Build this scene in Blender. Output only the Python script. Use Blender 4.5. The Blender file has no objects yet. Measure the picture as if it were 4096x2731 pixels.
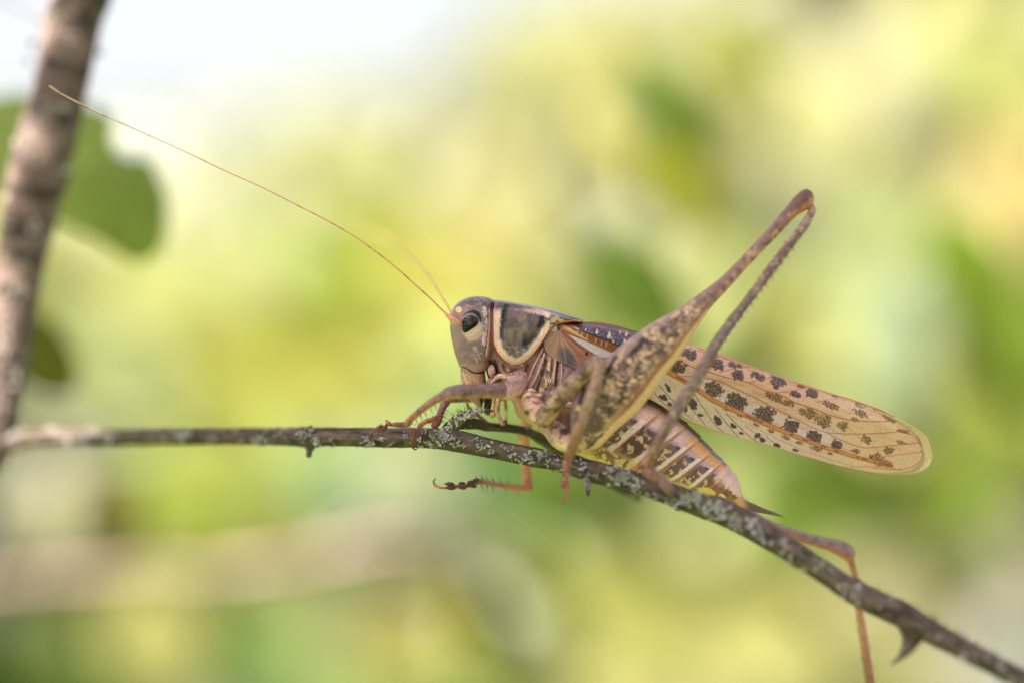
import bpy, math
import numpy as np
from mathutils import Vector, Matrix

# ---------------------------------------------------------------- scene, camera, light
# 1 Blender unit = 1 cm (a macro photograph)
scene = bpy.context.scene
scene.unit_settings.system = 'METRIC'
scene.unit_settings.scale_length = 0.01
D = 43.0                    # lens to the plane y = 0
S = 11.8 / 4096             # cm in the plane y = 0 for one pixel of the photograph
cd = bpy.data.cameras.new('camera')
cam = bpy.data.objects.new('camera', cd); scene.collection.objects.link(cam)
cam.location = (0, -D, 0); cam.rotation_euler = (math.pi/2, 0, 0)
cd.sensor_width = 36; cd.lens = 36*D/11.8
cd.clip_start = 0.5; cd.clip_end = 200000
cd.dof.use_dof = True; cd.dof.focus_distance = D - 0.33
cd.dof.aperture_fstop = cd.lens*1e-3/(2*1.0)      # entrance pupil 2 cm across
scene.camera = cam

SUN_EL = math.radians(50); SUN_AZ = math.atan2(-0.80, -0.60)   # azimuth clockwise from +Y
to_sun = Vector((math.sin(SUN_AZ)*math.cos(SUN_EL), math.cos(SUN_AZ)*math.cos(SUN_EL), math.sin(SUN_EL)))
world = bpy.data.worlds.new('World'); scene.world = world; world.use_nodes = True
nt = world.node_tree; nt.nodes.clear()
sky = nt.nodes.new('ShaderNodeTexSky'); sky.sky_type = 'NISHITA'; sky.sun_disc = False
sky.sun_elevation = SUN_EL; sky.sun_rotation = SUN_AZ % (2*math.pi); sky.dust_density = 4.0; sky.air_density = 1.0
bg = nt.nodes.new('ShaderNodeBackground'); bg.inputs['Strength'].default_value = 0.074
wo = nt.nodes.new('ShaderNodeOutputWorld')
cloud = nt.nodes.new('ShaderNodeMixRGB')            # thin bright cloud veils most of the blue
cloud.inputs[0].default_value = 0.65; cloud.inputs[2].default_value = (3.25, 3.25, 3.45, 1)
nt.links.new(sky.outputs[0], cloud.inputs[1]); nt.links.new(cloud.outputs[0], bg.inputs[0]); nt.links.new(bg.outputs[0], wo.inputs[0])
sd = bpy.data.lights.new('sun', 'SUN'); sd.energy = 5.0; sd.angle = math.radians(0.53); sd.color = (1.0, 0.95, 0.86)
sun = bpy.data.objects.new('sun', sd); scene.collection.objects.link(sun)
sun.rotation_euler = to_sun.to_track_quat('Z', 'Y').to_euler(); sun.location = (-60, -40, 80)
vs = scene.view_settings
vs.view_transform = 'Standard'; vs.look = 'None'; vs.gamma = 1; vs.use_curve_mapping = False
vs.exposure = 2.2
scene.cycles.use_denoising = True
scene.cycles.max_bounces = 6
scene.cycles.sample_clamp_indirect = 6

# ---------------------------------------------------------------- helpers
def P(px, py, y=0.0):
    """the point at depth y that stands at pixel (px, py) of the 4096 x 2731 photograph"""
    k = S*(D+y)/D
    return np.array([(px-2048)*k, y, (1365.5-py)*k])
def lin(c):
    c = np.asarray(c, float)/255.0
    return np.where(c <= 0.04045, c/12.92, ((c+0.055)/1.055)**2.4)
def tag(o, label=None, cat=None, group=None, kind=None):
    if label: o['label'] = label
    if cat: o['category'] = cat
    if group: o['group'] = group
    if kind: o['kind'] = kind
    return o
def empty(name, loc, label=None, cat=None, group=None):
    o = bpy.data.objects.new(name, None); scene.collection.objects.link(o)
    o.location = loc; o.empty_display_size = 0.3
    return tag(o, label, cat, group)
def link(name, me, parent=None):
    o = bpy.data.objects.new(name, me); scene.collection.objects.link(o)
    if parent is not None:
        o.parent = parent
        p = parent
        off = Vector((0, 0, 0))
        while p is not None:
            off += Vector(p.location); p = p.parent
        o.location = -off           # mesh data are in world coordinates
    return o
class Geo:
    """collects quads with a colour per vertex and links them as ONE mesh object"""
    def __init__(s): s.V, s.F, s.C, s.n = [], [], [], 0
    def add(s, V, F, C=None):
        V = np.asarray(V, float).reshape(-1, 3); F = np.asarray(F, int)
        if C is None: C = np.ones((len(V), 3))
        C = np.asarray(C, float)
        if C.ndim == 1: C = np.repeat(C[None], len(V), 0)
        s.V.append(V); s.F.append(F.reshape(-1, F.shape[-1])+s.n); s.C.append(C[:, :3]); s.n += len(V)
        return s
    def mesh(s, name, mat, smooth=True):
        V = np.concatenate(s.V); C = np.concatenate(s.C)
        me = bpy.data.meshes.new(name)
        loops = np.concatenate([f.ravel() for f in s.F]); tot = np.concatenate([np.full(len(f), f.shape[1]) for f in s.F])
        st = np.concatenate([[0], np.cumsum(tot)[:-1]])
        me.vertices.add(len(V)); me.vertices.foreach_set('co', V.astype(np.float32).ravel())
        me.loops.add(len(loops)); me.loops.foreach_set('vertex_index', loops.astype(np.int32))
        me.polygons.add(len(tot)); me.polygons.foreach_set('loop_start', st.astype(np.int32)); me.polygons.foreach_set('loop_total', tot.astype(np.int32))
        me.update(calc_edges=True); me.validate()
        a = me.color_attributes.new('Col', 'FLOAT_COLOR', 'POINT')
        a.data.foreach_set('color', np.concatenate([np.clip(C, 0, 1), np.ones((len(C), 1))], 1).astype(np.float32).ravel())
        me.polygons.foreach_set('use_smooth', np.full(len(me.polygons), smooth))
        me.materials.append(mat)
        return me
    def build(s, name, mat, parent=None, smooth=True):
        return link(name, s.mesh(name, mat, smooth), parent)
def grid_faces(n, m, wrap_m=False):
    i = np.arange(n-1)[:, None]; j = np.arange(m if wrap_m else m-1)[None]
    a = i*m+j; b = i*m+(j+1) % m
    return np.stack([a, b, b+m, a+m], -1).reshape(-1, 4)
def spline(pts, n, uniform=False):
    """Catmull-Rom through pts (k, d), resampled to n"""
    p = np.asarray(pts, float); k = len(p)
    if uniform: L = np.arange(k, dtype=float)
    else:
        L = np.concatenate([[0], np.cumsum(np.sqrt(np.linalg.norm(np.diff(p[:, :min(3, p.shape[1])], axis=0), axis=1))+1e-6)])
    m = np.zeros_like(p)
    m[1:-1] = (p[2:]-p[:-2])/(L[2:]-L[:-2])[:, None]
    m[0] = (p[1]-p[0])/(L[1]-L[0]); m[-1] = (p[-1]-p[-2])/(L[-1]-L[-2])
    t = np.linspace(0, L[-1], n); i = np.clip(np.searchsorted(L, t, 'right')-1, 0, k-2)
    h = (L[i+1]-L[i]); u = ((t-L[i])/h)[:, None]; h = h[:, None]
    return (2*u**3-3*u**2+1)*p[i]+(u**3-2*u**2+u)*h*m[i]+(-2*u**3+3*u**2)*p[i+1]+(u**3-u**2)*h*m[i+1]
def normals(V, wrap=True):
    du = np.gradient(V, axis=0)
    if wrap:
        dv = (np.roll(V, -1, 1)-np.roll(V, 1, 1))/2
    else: dv = np.gradient(V, axis=1)
    N = np.cross(du, dv); N /= np.linalg.norm(N, axis=-1, keepdims=True)+1e-12
    return N
def tube(path, n=60, m=16, disp=None, cap=True, flat=1.0):
    """path rows: x, y, z, r (cm). returns V (n, m, 3), axis parameter, angle"""
    q = spline(path, n); c, r = q[:, :3], np.maximum(q[:, 3], 1e-4)
    T = np.gradient(c, axis=0); T /= np.linalg.norm(T, axis=1, keepdims=True)
    up = np.array([0, -1.0, 0])
    A = np.cross(T, up); bad = np.linalg.norm(A, axis=1) < 0.15
    A[bad] = np.cross(T[bad], [0, 0, 1.0]); A /= np.linalg.norm(A, axis=1, keepdims=True)
    for i in range(1, n):
        a = A[i-1]-T[i]*np.dot(A[i-1], T[i]); A[i] = a/np.linalg.norm(a)
    B = np.cross(T, A)
    th = np.linspace(0, 2*np.pi, m, endpoint=False)
    rr = np.repeat(r[:, None], m, 1)
    if disp is not None: rr = rr+disp(np.linspace(0, 1, n)[:, None], th[None], c, r)
    V = c[:, None]+rr[..., None]*(np.cos(th)[None, :, None]*A[:, None]+flat*np.sin(th)[None, :, None]*B[:, None])
    return V
def add_grid(g, V, C, wrap=True, cap=True):
    n, m = V.shape[:2]
    g.add(V.reshape(-1, 3), grid_faces(n, m, wrap), np.asarray(C).reshape(-1, 3) if np.ndim(C) > 1 else C)
    if cap and wrap:
        for row, s in ((0, 1), (n-1, -1)):
            Cc = (np.asarray(C).reshape(n, m, 3)[row] if np.ndim(C) > 1 else np.repeat(np.asarray(C)[None], m, 0))
            ctr = V[row].mean(0); idx = np.arange(m)
            f = np.stack([np.full(m, m), idx, (idx+1) % m], -1)
            if s == 1: f = f[:, ::-1]
            g.add(np.concatenate([V[row], ctr[None]]), f, np.concatenate([Cc, Cc.mean(0)[None]]))
def ppath(rows):
    """rows px, py, depth y, radius px -> x, y, z, r"""
    return np.array([[*P(a, b, y), r*S] for a, b, y, r in rows])

# numpy noise -------------------------------------------------------------------
def _hash(ix, iy, seed):
    h = (ix.astype(np.int64)*374761393+iy.astype(np.int64)*668265263+seed*1442695041) & 0xffffffff
    h = ((h ^ (h >> 13))*1274126177) & 0xffffffff
    return ((h ^ (h >> 16)) & 0xffffff)/float(0x1000000)
def vnoise(x, y, seed=0):
    ix, iy = np.floor(x), np.floor(y); fx, fy = x-ix, y-iy
    fx = fx*fx*(3-2*fx); fy = fy*fy*(3-2*fy)
    a, b = _hash(ix, iy, seed), _hash(ix+1, iy, seed); c, d = _hash(ix, iy+1, seed), _hash(ix+1, iy+1, seed)
    return (a*(1-fx)+b*fx)*(1-fy)+(c*(1-fx)+d*fx)*fy
def fbm(x, y, sc, octv=3, seed=0):
    """noise about 0..1 with features of about sc pixels"""
    x = np.asarray(x, float)/sc; y = np.asarray(y, float)/sc
    s, a, t = 0, 1.0, 0
    for o in range(octv):
        s = s+a*vnoise(x*2**o+17.3*o, y*2**o+5.1*o, seed+o); t += a; a *= 0.5
    return s/t
def worley(x, y, sc, seed=0):
    x = np.asarray(x, float)/sc; y = np.asarray(y, float)/sc
    ix, iy = np.floor(x), np.floor(y)
    f1 = np.full(x.shape, 9.0); f2 = np.full(x.shape, 9.0); cid = np.zeros(x.shape)
    for dx in (-1, 0, 1):
        for dy in (-1, 0, 1):
            cx, cy = ix+dx, iy+dy
            d = np.hypot(cx+_hash(cx, cy, seed)-x, cy+_hash(cx, cy, seed+7)-y)
            n = d < f1
            f2 = np.where(n, f1, np.minimum(f2, d)); cid = np.where(n, _hash(cx, cy, seed+13), cid); f1 = np.where(n, d, f1)
    return f1, f2, cid
def ss(a, b, x):
    t = np.clip((x-a)/(b-a+1e-12), 0, 1); return t*t*(3-2*t)
def dpoly(X, Y, pts, smooth=True):
    """distance to a polyline and parameter 0..1 along it"""
    p = np.asarray(pts, float)
    if smooth and len(p) > 2: p = spline(p, max(12, 5*len(p)))
    L = np.concatenate([[0], np.cumsum(np.linalg.norm(np.diff(p, axis=0), axis=1))])
    best = np.full(np.shape(X), 1e9); par = np.zeros(np.shape(X))
    for i in range(len(p)-1):
        d = p[i+1]-p[i]; l2 = d@d+1e-9
        t = np.clip(((X-p[i, 0])*d[0]+(Y-p[i, 1])*d[1])/l2, 0, 1)
        dd = np.hypot(X-p[i, 0]-t*d[0], Y-p[i, 1]-t*d[1])
        n = dd < best; best = np.where(n, dd, best); par = np.where(n, (L[i]+t*(L[i+1]-L[i]))/L[-1], par)
    return best, par
def stroke(X, Y, pts, w, soft=3.0, w1=None):
    d, t = dpoly(X, Y, pts)
    ww = w if w1 is None else w+(w1-w)*t
    return 1-ss(ww-soft/2, ww+soft/2, d)
def sdpoly(X, Y, poly, smooth=False):
    p = np.asarray(poly, float)
    if smooth:
        p = spline(np.concatenate([p, p[:1]]), 6*len(p))[:-1]
    d, _ = dpoly(X, Y, np.concatenate([p, p[:1]]), smooth=False)
    ins = np.zeros(np.shape(X), bool)
    for i in range(len(p)):
        x0, y0 = p[i]; x1, y1 = p[(i+1) % len(p)]
        if y0 == y1: continue
        c = ((y0 > Y) != (y1 > Y)) & (X < (x1-x0)*(Y-y0)/(y1-y0)+x0)
        ins ^= c
    return np.where(ins, d, -d)
def inpoly(X, Y, poly, soft=4.0, smooth=True, warp=0.0, wsc=12.0, seed=3):
    if warp:
        X = X+warp*(fbm(X, Y, wsc, 2, seed)-0.5)*2; Y = Y+warp*(fbm(X, Y, wsc, 2, seed+9)-0.5)*2
    return ss(-soft/2, soft/2, sdpoly(X, Y, poly, smooth))
def ell(X, Y, cx, cy, a, b, ang=0.0, soft=0.25):
    c, s = math.cos(math.radians(ang)), math.sin(math.radians(ang))
    u = (X-cx)*c+(Y-cy)*s; v = -(X-cx)*s+(Y-cy)*c
    return 1-ss(1-soft, 1+soft, np.hypot(u/a, v/b))
def mix(C, col, m):
    col = np.asarray(col, float)
    if col.max() > 1.0: col = lin(col)
    return C+(col-C)*np.asarray(m)[..., None]

# materials ---------------------------------------------------------------------
def nodes(mat):
    mat.use_nodes = True; t = mat.node_tree; t.nodes.clear()
    return t, t.nodes.new('ShaderNodeOutputMaterial')
def N(t, kind, **inp):
    n = t.nodes.new(kind)
    for k, v in inp.items():
        k = k.replace('_', ' ')
        if k in n.inputs: n.inputs[k].default_value = v
    return n
def surface(name, rough=0.45, spec=0.5, bump=0.002, bscale=40, attr=True, color=None, vary=0.15, vscale=25,
            sss=0.0, coat=0.0, bump2=0.0, b2scale=8, rough_var=0.1, transl=0.0):
    """colour from the vertex paint, broken up by noise; two scales of fine relief"""
    mat = bpy.data.materials.new(name); t, out = nodes(mat)
    L = t.links.new
    co = N(t, 'ShaderNodeTexCoord')
    if attr:
        c = N(t, 'ShaderNodeAttribute'); c.attribute_name = 'Col'; csock = c.outputs['Color']
    elif color is None:
        c = N(t, 'ShaderNodeObjectInfo'); csock = c.outputs['Color']
    else:
        c = N(t, 'ShaderNodeRGB'); c.outputs[0].default_value = (*color, 1); csock = c.outputs[0]
    no = N(t, 'ShaderNodeTexNoise', Scale=vscale, Detail=4.0, Roughness=0.6); L(co.outputs['Object'], no.inputs['Vector'])
    mr = N(t, 'ShaderNodeMapRange'); L(no.outputs['Fac'], mr.inputs['Value'])
    mr.inputs['From Min'].default_value = 0.3; mr.inputs['From Max'].default_value = 0.7
    mr.inputs['To Min'].default_value = 1-vary; mr.inputs['To Max'].default_value = 1+vary
    mu = N(t, 'ShaderNodeVectorMath'); mu.operation = 'SCALE'; L(csock, mu.inputs[0]); L(mr.outputs[0], mu.inputs['Scale'])
    bs = N(t, 'ShaderNodeBsdfPrincipled', Roughness=rough); L(mu.outputs[0], bs.inputs['Base Color'])
    bs.inputs['Specular IOR Level'].default_value = spec
    if coat: bs.inputs['Coat Weight'].default_value = coat; bs.inputs['Coat Roughness'].default_value = 0.12
    if sss:
        bs.inputs['Subsurface Weight'].default_value = sss; bs.inputs['Subsurface Scale'].default_value = 0.06
        bs.inputs['Subsurface Radius'].default_value = (1.0, 0.45, 0.2)
    r2 = N(t, 'ShaderNodeMapRange'); L(no.outputs['Fac'], r2.inputs['Value'])
    r2.inputs['To Min'].default_value = max(0.05, rough-rough_var); r2.inputs['To Max'].default_value = rough+rough_var
    L(r2.outputs[0], bs.inputs['Roughness'])
    nb = N(t, 'ShaderNodeTexNoise', Scale=bscale, Detail=5.0, Roughness=0.65); L(co.outputs['Object'], nb.inputs['Vector'])
    bp = N(t, 'ShaderNodeBump', Strength=1.0, Distance=bump); L(nb.outputs['Fac'], bp.inputs['Height'])
    last = bp
    if bump2:
        n2 = N(t, 'ShaderNodeTexNoise', Scale=b2scale, Detail=3.0); L(co.outputs['Object'], n2.inputs['Vector'])
        b2 = N(t, 'ShaderNodeBump', Strength=1.0, Distance=bump2); L(n2.outputs['Fac'], b2.inputs['Height']); L(bp.outputs[0], b2.inputs['Normal']); last = b2
    L(last.outputs[0], bs.inputs['Normal'])
    fin = bs.outputs[0]
    if transl:
        tr = N(t, 'ShaderNodeBsdfTranslucent'); L(mu.outputs[0], tr.inputs['Color'])
        mx = N(t, 'ShaderNodeMixShader', Fac=transl); L(bs.outputs[0], mx.inputs[1]); L(tr.outputs[0], mx.inputs[2]); fin = mx.outputs[0]
    L(fin, out.inputs['Surface'])
    return mat
rng = np.random.default_rng(11)
# ---------------------------------------------------------------- ground and far foliage
m_ground = surface('meadow_ground', rough=0.9, spec=0.2, bump=1.0, bscale=0.05, attr=False, color=(0.10, 0.13, 0.035), vary=0.4, vscale=0.02)
g = Geo(); R_ = 60000.0
g.add([(-R_, -R_, -130), (R_, -R_, -130), (R_, R_, -130), (-R_, R_, -130)], [[0, 1, 2, 3]])
tag(g.build('ground', m_ground), 'wide green meadow ground far below the branch, hidden by blur', kind='structure')

def leaf_grid(n=7, m=5, fold=0.25, curl=0.18, wave=0.0):
    """a unit leaf: length 1 along x, width about 0.55, in the xy plane"""
    u = np.linspace(0, 1, n); v = np.linspace(-1, 1, m)
    w = 0.29*np.sin(np.pi*np.clip(u, 0.015, 0.985)**0.85)**0.75
    X = np.repeat((u-0.5)[:, None], m, 1); Y = w[:, None]*v[None]
    Z = fold*np.abs(Y)-curl*(X**2)+wave*np.sin(9*X)*Y
    return np.stack([X, Y, Z], -1)
def rot_rand(k, r, tilt=None):
    """k random rotation matrices"""
    q = r.normal(size=(k, 4)); q /= np.linalg.norm(q, axis=1, keepdims=True)
    a, b, c, d = q.T
    return np.stack([np.stack([1-2*(c*c+d*d), 2*(b*c-a*d), 2*(b*d+a*c)], -1),
                     np.stack([2*(b*c+a*d), 1-2*(b*b+d*d), 2*(c*d-a*b)], -1),
                     np.stack([2*(b*d-a*c), 2*(c*d+a*b), 1-2*(b*b+c*c)], -1)], 1)
m_leaf = surface('leaf_blade', rough=0.6, spec=0.15, bump=0.02, bscale=3, vary=0.12, vscale=1.5, transl=0.35)
m_leafo = surface('leaf_blade_single', rough=0.6, spec=0.15, bump=0.02, bscale=3, attr=False, vary=0.10, vscale=1.2, transl=0.35)

# the colours of the leaves of the shrubs behind, by where they grow
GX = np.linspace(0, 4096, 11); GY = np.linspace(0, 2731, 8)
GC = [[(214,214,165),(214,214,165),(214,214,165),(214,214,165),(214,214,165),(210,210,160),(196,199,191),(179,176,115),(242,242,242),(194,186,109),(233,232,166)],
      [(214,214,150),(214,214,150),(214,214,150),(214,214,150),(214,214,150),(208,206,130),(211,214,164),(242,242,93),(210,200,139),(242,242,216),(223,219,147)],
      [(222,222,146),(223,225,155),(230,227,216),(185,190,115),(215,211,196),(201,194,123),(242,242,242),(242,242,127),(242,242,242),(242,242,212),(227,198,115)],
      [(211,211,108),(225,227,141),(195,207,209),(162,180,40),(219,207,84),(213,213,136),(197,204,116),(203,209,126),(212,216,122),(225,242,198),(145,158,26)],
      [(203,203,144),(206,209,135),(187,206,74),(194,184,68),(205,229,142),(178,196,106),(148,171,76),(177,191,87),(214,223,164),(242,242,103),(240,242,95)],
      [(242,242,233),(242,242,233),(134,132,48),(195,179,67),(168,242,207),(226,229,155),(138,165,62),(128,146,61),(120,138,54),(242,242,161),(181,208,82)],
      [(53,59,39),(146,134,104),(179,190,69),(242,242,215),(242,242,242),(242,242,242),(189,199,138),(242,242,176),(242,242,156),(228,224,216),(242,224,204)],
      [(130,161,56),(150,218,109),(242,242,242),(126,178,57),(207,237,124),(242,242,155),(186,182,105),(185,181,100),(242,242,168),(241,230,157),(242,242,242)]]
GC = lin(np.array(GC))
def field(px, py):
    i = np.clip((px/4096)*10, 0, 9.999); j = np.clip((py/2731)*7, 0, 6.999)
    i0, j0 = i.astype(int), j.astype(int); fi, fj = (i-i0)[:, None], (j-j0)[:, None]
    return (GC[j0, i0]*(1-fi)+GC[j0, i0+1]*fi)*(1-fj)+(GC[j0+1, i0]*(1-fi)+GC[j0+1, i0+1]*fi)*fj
LEAFGAIN = 0.54          # leaf colour for the light of the sun and this exposure
def pale(C, k=0.94):
    L = (C@np.array([0.3, 0.6, 0.1]))[..., None]
    return L+(C-L)*k
r = np.random.default_rng(5)
def foliage(name, n, y0, y1, label, size=(4, 7), seed=1):
    r = np.random.default_rng(seed)
    yy = r.uniform(y0, y1, n); k = S*(D+yy)/D
    px = r.uniform(-6500, 9500, n); py = r.uniform(-1700, 4200, n)
    # the shrubs stop below the open sky at the upper left
    top = np.interp(px, [-7000, 400, 1300, 1900, 2250, 2500, 3000, 10000], [560, 560, 520, 300, 20, -350, -2500, -3000])
    keep = py > top+r.normal(0, 60, n)+60
    px, py, yy, k = px[keep], py[keep], yy[keep], k[keep]; n = len(px)
    base = leaf_grid(5, 3); s = r.uniform(*size, n); R = rot_rand(n, r)
    V = np.einsum('nij,kj->nki', R, base.reshape(-1, 3))*s[:, None, None]
    V += np.stack([(px-2048)*k, yy, (1365.5-py)*k], -1)[:, None]
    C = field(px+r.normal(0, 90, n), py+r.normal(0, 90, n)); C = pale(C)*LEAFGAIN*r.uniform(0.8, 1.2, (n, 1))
    f = grid_faces(5, 3); F = (f[None]+15*np.arange(n)[:, None, None]).reshape(-1, 4)
    g = Geo(); g.add(V.reshape(-1, 3), F, np.repeat(C, 15, 0))
    return tag(g.build(name, m_leaf), label, kind='stuff')
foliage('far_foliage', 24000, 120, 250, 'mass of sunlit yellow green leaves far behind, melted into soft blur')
# ---------------------------------------------------------------- the tree: trunk, branch, twigs, lichen
m_bark = surface('bark', rough=0.75, spec=0.3, bump=0.012, bscale=22, vary=0.25, vscale=14, bump2=0.02, b2scale=7)
m_lichen = surface('lichen_flake', rough=0.9, spec=0.1, bump=0.004, bscale=40, vary=0.15, vscale=30)
m_setae = surface('dark_bristle', rough=0.6, spec=0.3, bump=0, attr=False, color=(0.03, 0.02, 0.015), vary=0.1)
tree = empty('lichen_covered_tree', P(100, 1000, 4.0), 'thorny grey brown tree whose lichen spotted branch carries the bush cricket', 'tree')

BR = [(-420, 1835, 5.2, 120), (-150, 1800, 4.5, 72), (0, 1778, 4.0, 50), (170, 1752, 3.5, 38), (500, 1747, 2.6, 35), (900, 1744, 1.5, 34), (1150, 1745, .8, 36),
      (1237, 1748, .55, 41), (1330, 1746, .35, 38), (1500, 1749, .05, 38), (1718, 1752, -.15, 41), (1832, 1763, -.25, 43), (1985, 1797, -.35, 38),
      (2100, 1820, -.45, 37), (2250, 1853, -.6, 37), (2380, 1887, -.72, 44), (2570, 1936, -.95, 42), (2750, 2000, -1.15, 44), (2900, 2051, -1.3, 50),
      (3090, 2155, -1.5, 45), (3326, 2305, -1.75, 43), (3430, 2373, -1.85, 48), (3600, 2452, -2.05, 50), (3700, 2510, -2.15, 46), (3800, 2566, -2.25, 39),
      (4096, 2720, -2.6, 38), (4400, 2890, -3.0, 36), (4900, 3200, -3.6, 33)]
BRP = ppath(BR)
def bark_disp(amp, f1=5, f2=16, seed=0, bumps=1.0):
    def d(t, th, c, r):
        L = np.concatenate([[0], np.cumsum(np.linalg.norm(np.diff(c, axis=0), axis=1))])[:, None]
        a = np.cos(th)*2; b = np.sin(th)*2
        n = fbm(L*f1+a*1.1, b*1.5+L*0.7, 1, 4, seed)-0.5
        n2 = vnoise(L*f2*0.5+a*2.3, b*4+a*3, seed+5)-0.5
        n3 = np.maximum(fbm(L*2.2+a, b*1.2, 1, 2, seed+20)-0.62, 0)*2.2
        return amp*(1.5*n+0.45*n2+n3*bumps)
    return d
def bark_paint(V, seed, base=(88, 72, 64), dark=(50, 39, 34), pale=(122, 104, 94), lich=0.10, moss=0.3):
    n, m = V.shape[:2]; c = V.mean(1, keepdims=True)
    L = np.concatenate([[0], np.cumsum(np.linalg.norm(np.diff(c[:, 0], axis=0), axis=1))])[:, None]*np.ones((1, m))
    W = V-c; r = np.linalg.norm(W, axis=-1); a = np.arctan2(W[..., 2], W[..., 1])
    X = L*100+np.cos(a)*22; Y = np.sin(a)*40+np.cos(a)*31
    C = np.zeros((n, m, 3))+lin(base)
    C = mix(C, dark, ss(0.45, 0.7, fbm(X, Y*0.5, 14, 4, seed)))
    C = mix(C, pale, 0.6*ss(0.55, 0.75, fbm(X*0.6, Y, 9, 3, seed+3)))
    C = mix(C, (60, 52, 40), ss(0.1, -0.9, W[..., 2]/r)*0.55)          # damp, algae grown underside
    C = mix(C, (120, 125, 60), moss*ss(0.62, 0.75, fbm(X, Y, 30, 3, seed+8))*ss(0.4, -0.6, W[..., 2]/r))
    C = mix(C, (190, 190, 178), ss(0.80-lich, 0.86-lich, fbm(X, Y, 16, 4, seed+11)))
    return C
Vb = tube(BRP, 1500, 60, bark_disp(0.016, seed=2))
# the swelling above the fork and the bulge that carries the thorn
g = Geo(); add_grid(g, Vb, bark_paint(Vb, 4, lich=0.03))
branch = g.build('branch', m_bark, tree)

TR = [(a, b, y, r*1.06) for a, b, y, r in [(720, -900, 4.6, 115), (520, -420, 4.5, 117), (318, 0, 4.35, 119), (243, 350, 4.25, 113), (150, 700, 4.15, 122), (85, 1050, 4.1, 100), (32, 1400, 4.05, 88), (-20, 1700, 4.0, 86), (-120, 1960, 4.0, 76), (-300, 2350, 4.1, 90), (-520, 3200, 4.3, 110), (-420, 4600, 4.6, 150)]]
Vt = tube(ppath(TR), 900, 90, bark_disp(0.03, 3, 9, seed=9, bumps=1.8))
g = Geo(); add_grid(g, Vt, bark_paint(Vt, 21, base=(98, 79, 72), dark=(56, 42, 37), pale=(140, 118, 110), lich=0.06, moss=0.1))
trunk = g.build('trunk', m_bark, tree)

# thin grey side twig at the upper left
g = Geo(); Vx = tube(ppath([(240, 105, 4.3, 14), (160, 75, 5.2, 8), (80, 35, 6.5, 6), (0, -5, 7.6, 6), (-200, -100, 10, 5)]), 60, 10, bark_disp(0.005, seed=3))
add_grid(g, Vx, bark_paint(Vx, 31)); g.build('twig', m_bark, tree)
# the broken stub that the cricket gnaws beside, with a pointed dry end
g = Geo(); Vs = tube(ppath([(1760, 1752, -.2, 22), (1800, 1712, -.22, 28), (1840, 1678, -.25, 27), (1872, 1658, -.27, 17), (1910, 1645, -.3, 10), (1935, 1642, -.32, 9), (1955, 1641, -.33, 6), (1972, 1645, -.33, 1.5)]), 160, 28, bark_disp(0.012, 8, 20, seed=6))
add_grid(g, Vs, bark_paint(Vs, 41, base=(92, 80, 66), dark=(52, 44, 34), lich=0.12, moss=0.6)); stub = g.build('stub', m_bark, tree)
# the dark side twig running back behind the insect
g = Geo(); Vs = tube(ppath([(1830, 1690, -.15, 26), (1890, 1692, 0.0, 22), (1950, 1705, .15, 17), (2050, 1713, .35, 17), (2120, 1730, .5, 18), (2180, 1760, .65, 22), (2250, 1800, .8, 25), (2330, 1855, 1.0, 24), (2450, 1930, 1.3, 20), (2560, 1990, 1.7, 16)]), 260, 30, bark_disp(0.011, 9, 22, seed=8, bumps=1.5))
add_grid(g, Vs, bark_paint(Vs, 51, base=(74, 66, 52), dark=(38, 34, 26), pale=(120, 112, 92), lich=0.05, moss=0.8)); g.build('twig', m_bark, tree)
# thorn, knobs and stubs on the underside
def spike(name, rows, base=(86, 74, 66), seed=1, n=50, m=20):
    g = Geo(); V = tube(ppath(rows), n, m, bark_disp(0.006, 8, 20, seed=seed)); add_grid(g, V, bark_paint(V, 60+seed, base=base, lich=0.02)); return g.build(name, m_bark, branch)
spike('thorn', [(3660, 2470, -2.1, 62), (3655, 2520, -2.1, 58), (3645, 2560, -2.12, 36), (3628, 2595, -2.14, 24), (3608, 2620, -2.16, 14), (3588, 2640, -2.18, 8), (3562, 2656, -2.2, 2)], seed=1)
spike('knob', [(1240, 1765, .55, 34), (1240, 1790, .53, 20), (1238, 1805, .52, 11), (1236, 1818, .5, 12), (1234, 1828, .5, 6)], seed=2)
spike('knob', [(2345, 1915, -.75, 24), (2350, 1945, -.78, 13), (2352, 1965, -.8, 9), (2350, 1985, -.8, 3)], base=(140, 130, 128), seed=3)
spike('knob', [(8, 1800, 3.9, 46), (4, 1845, 3.9, 30), (0, 1875, 3.9, 12)], seed=4)
for k, (x, y, d) in enumerate([(130, 175, 4.3), (355, 195, 4.2), (118, 240, 4.3), (395, 210, 4.15), (140, 165, 4.3)]):
    spike('knob', [(x, y, d, 20), (x+(8 if x > 250 else -8), y+3, d, 14), (x+(14 if x > 250 else -14), y+6, d, 4)], seed=5+k, n=16, m=12)

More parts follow.
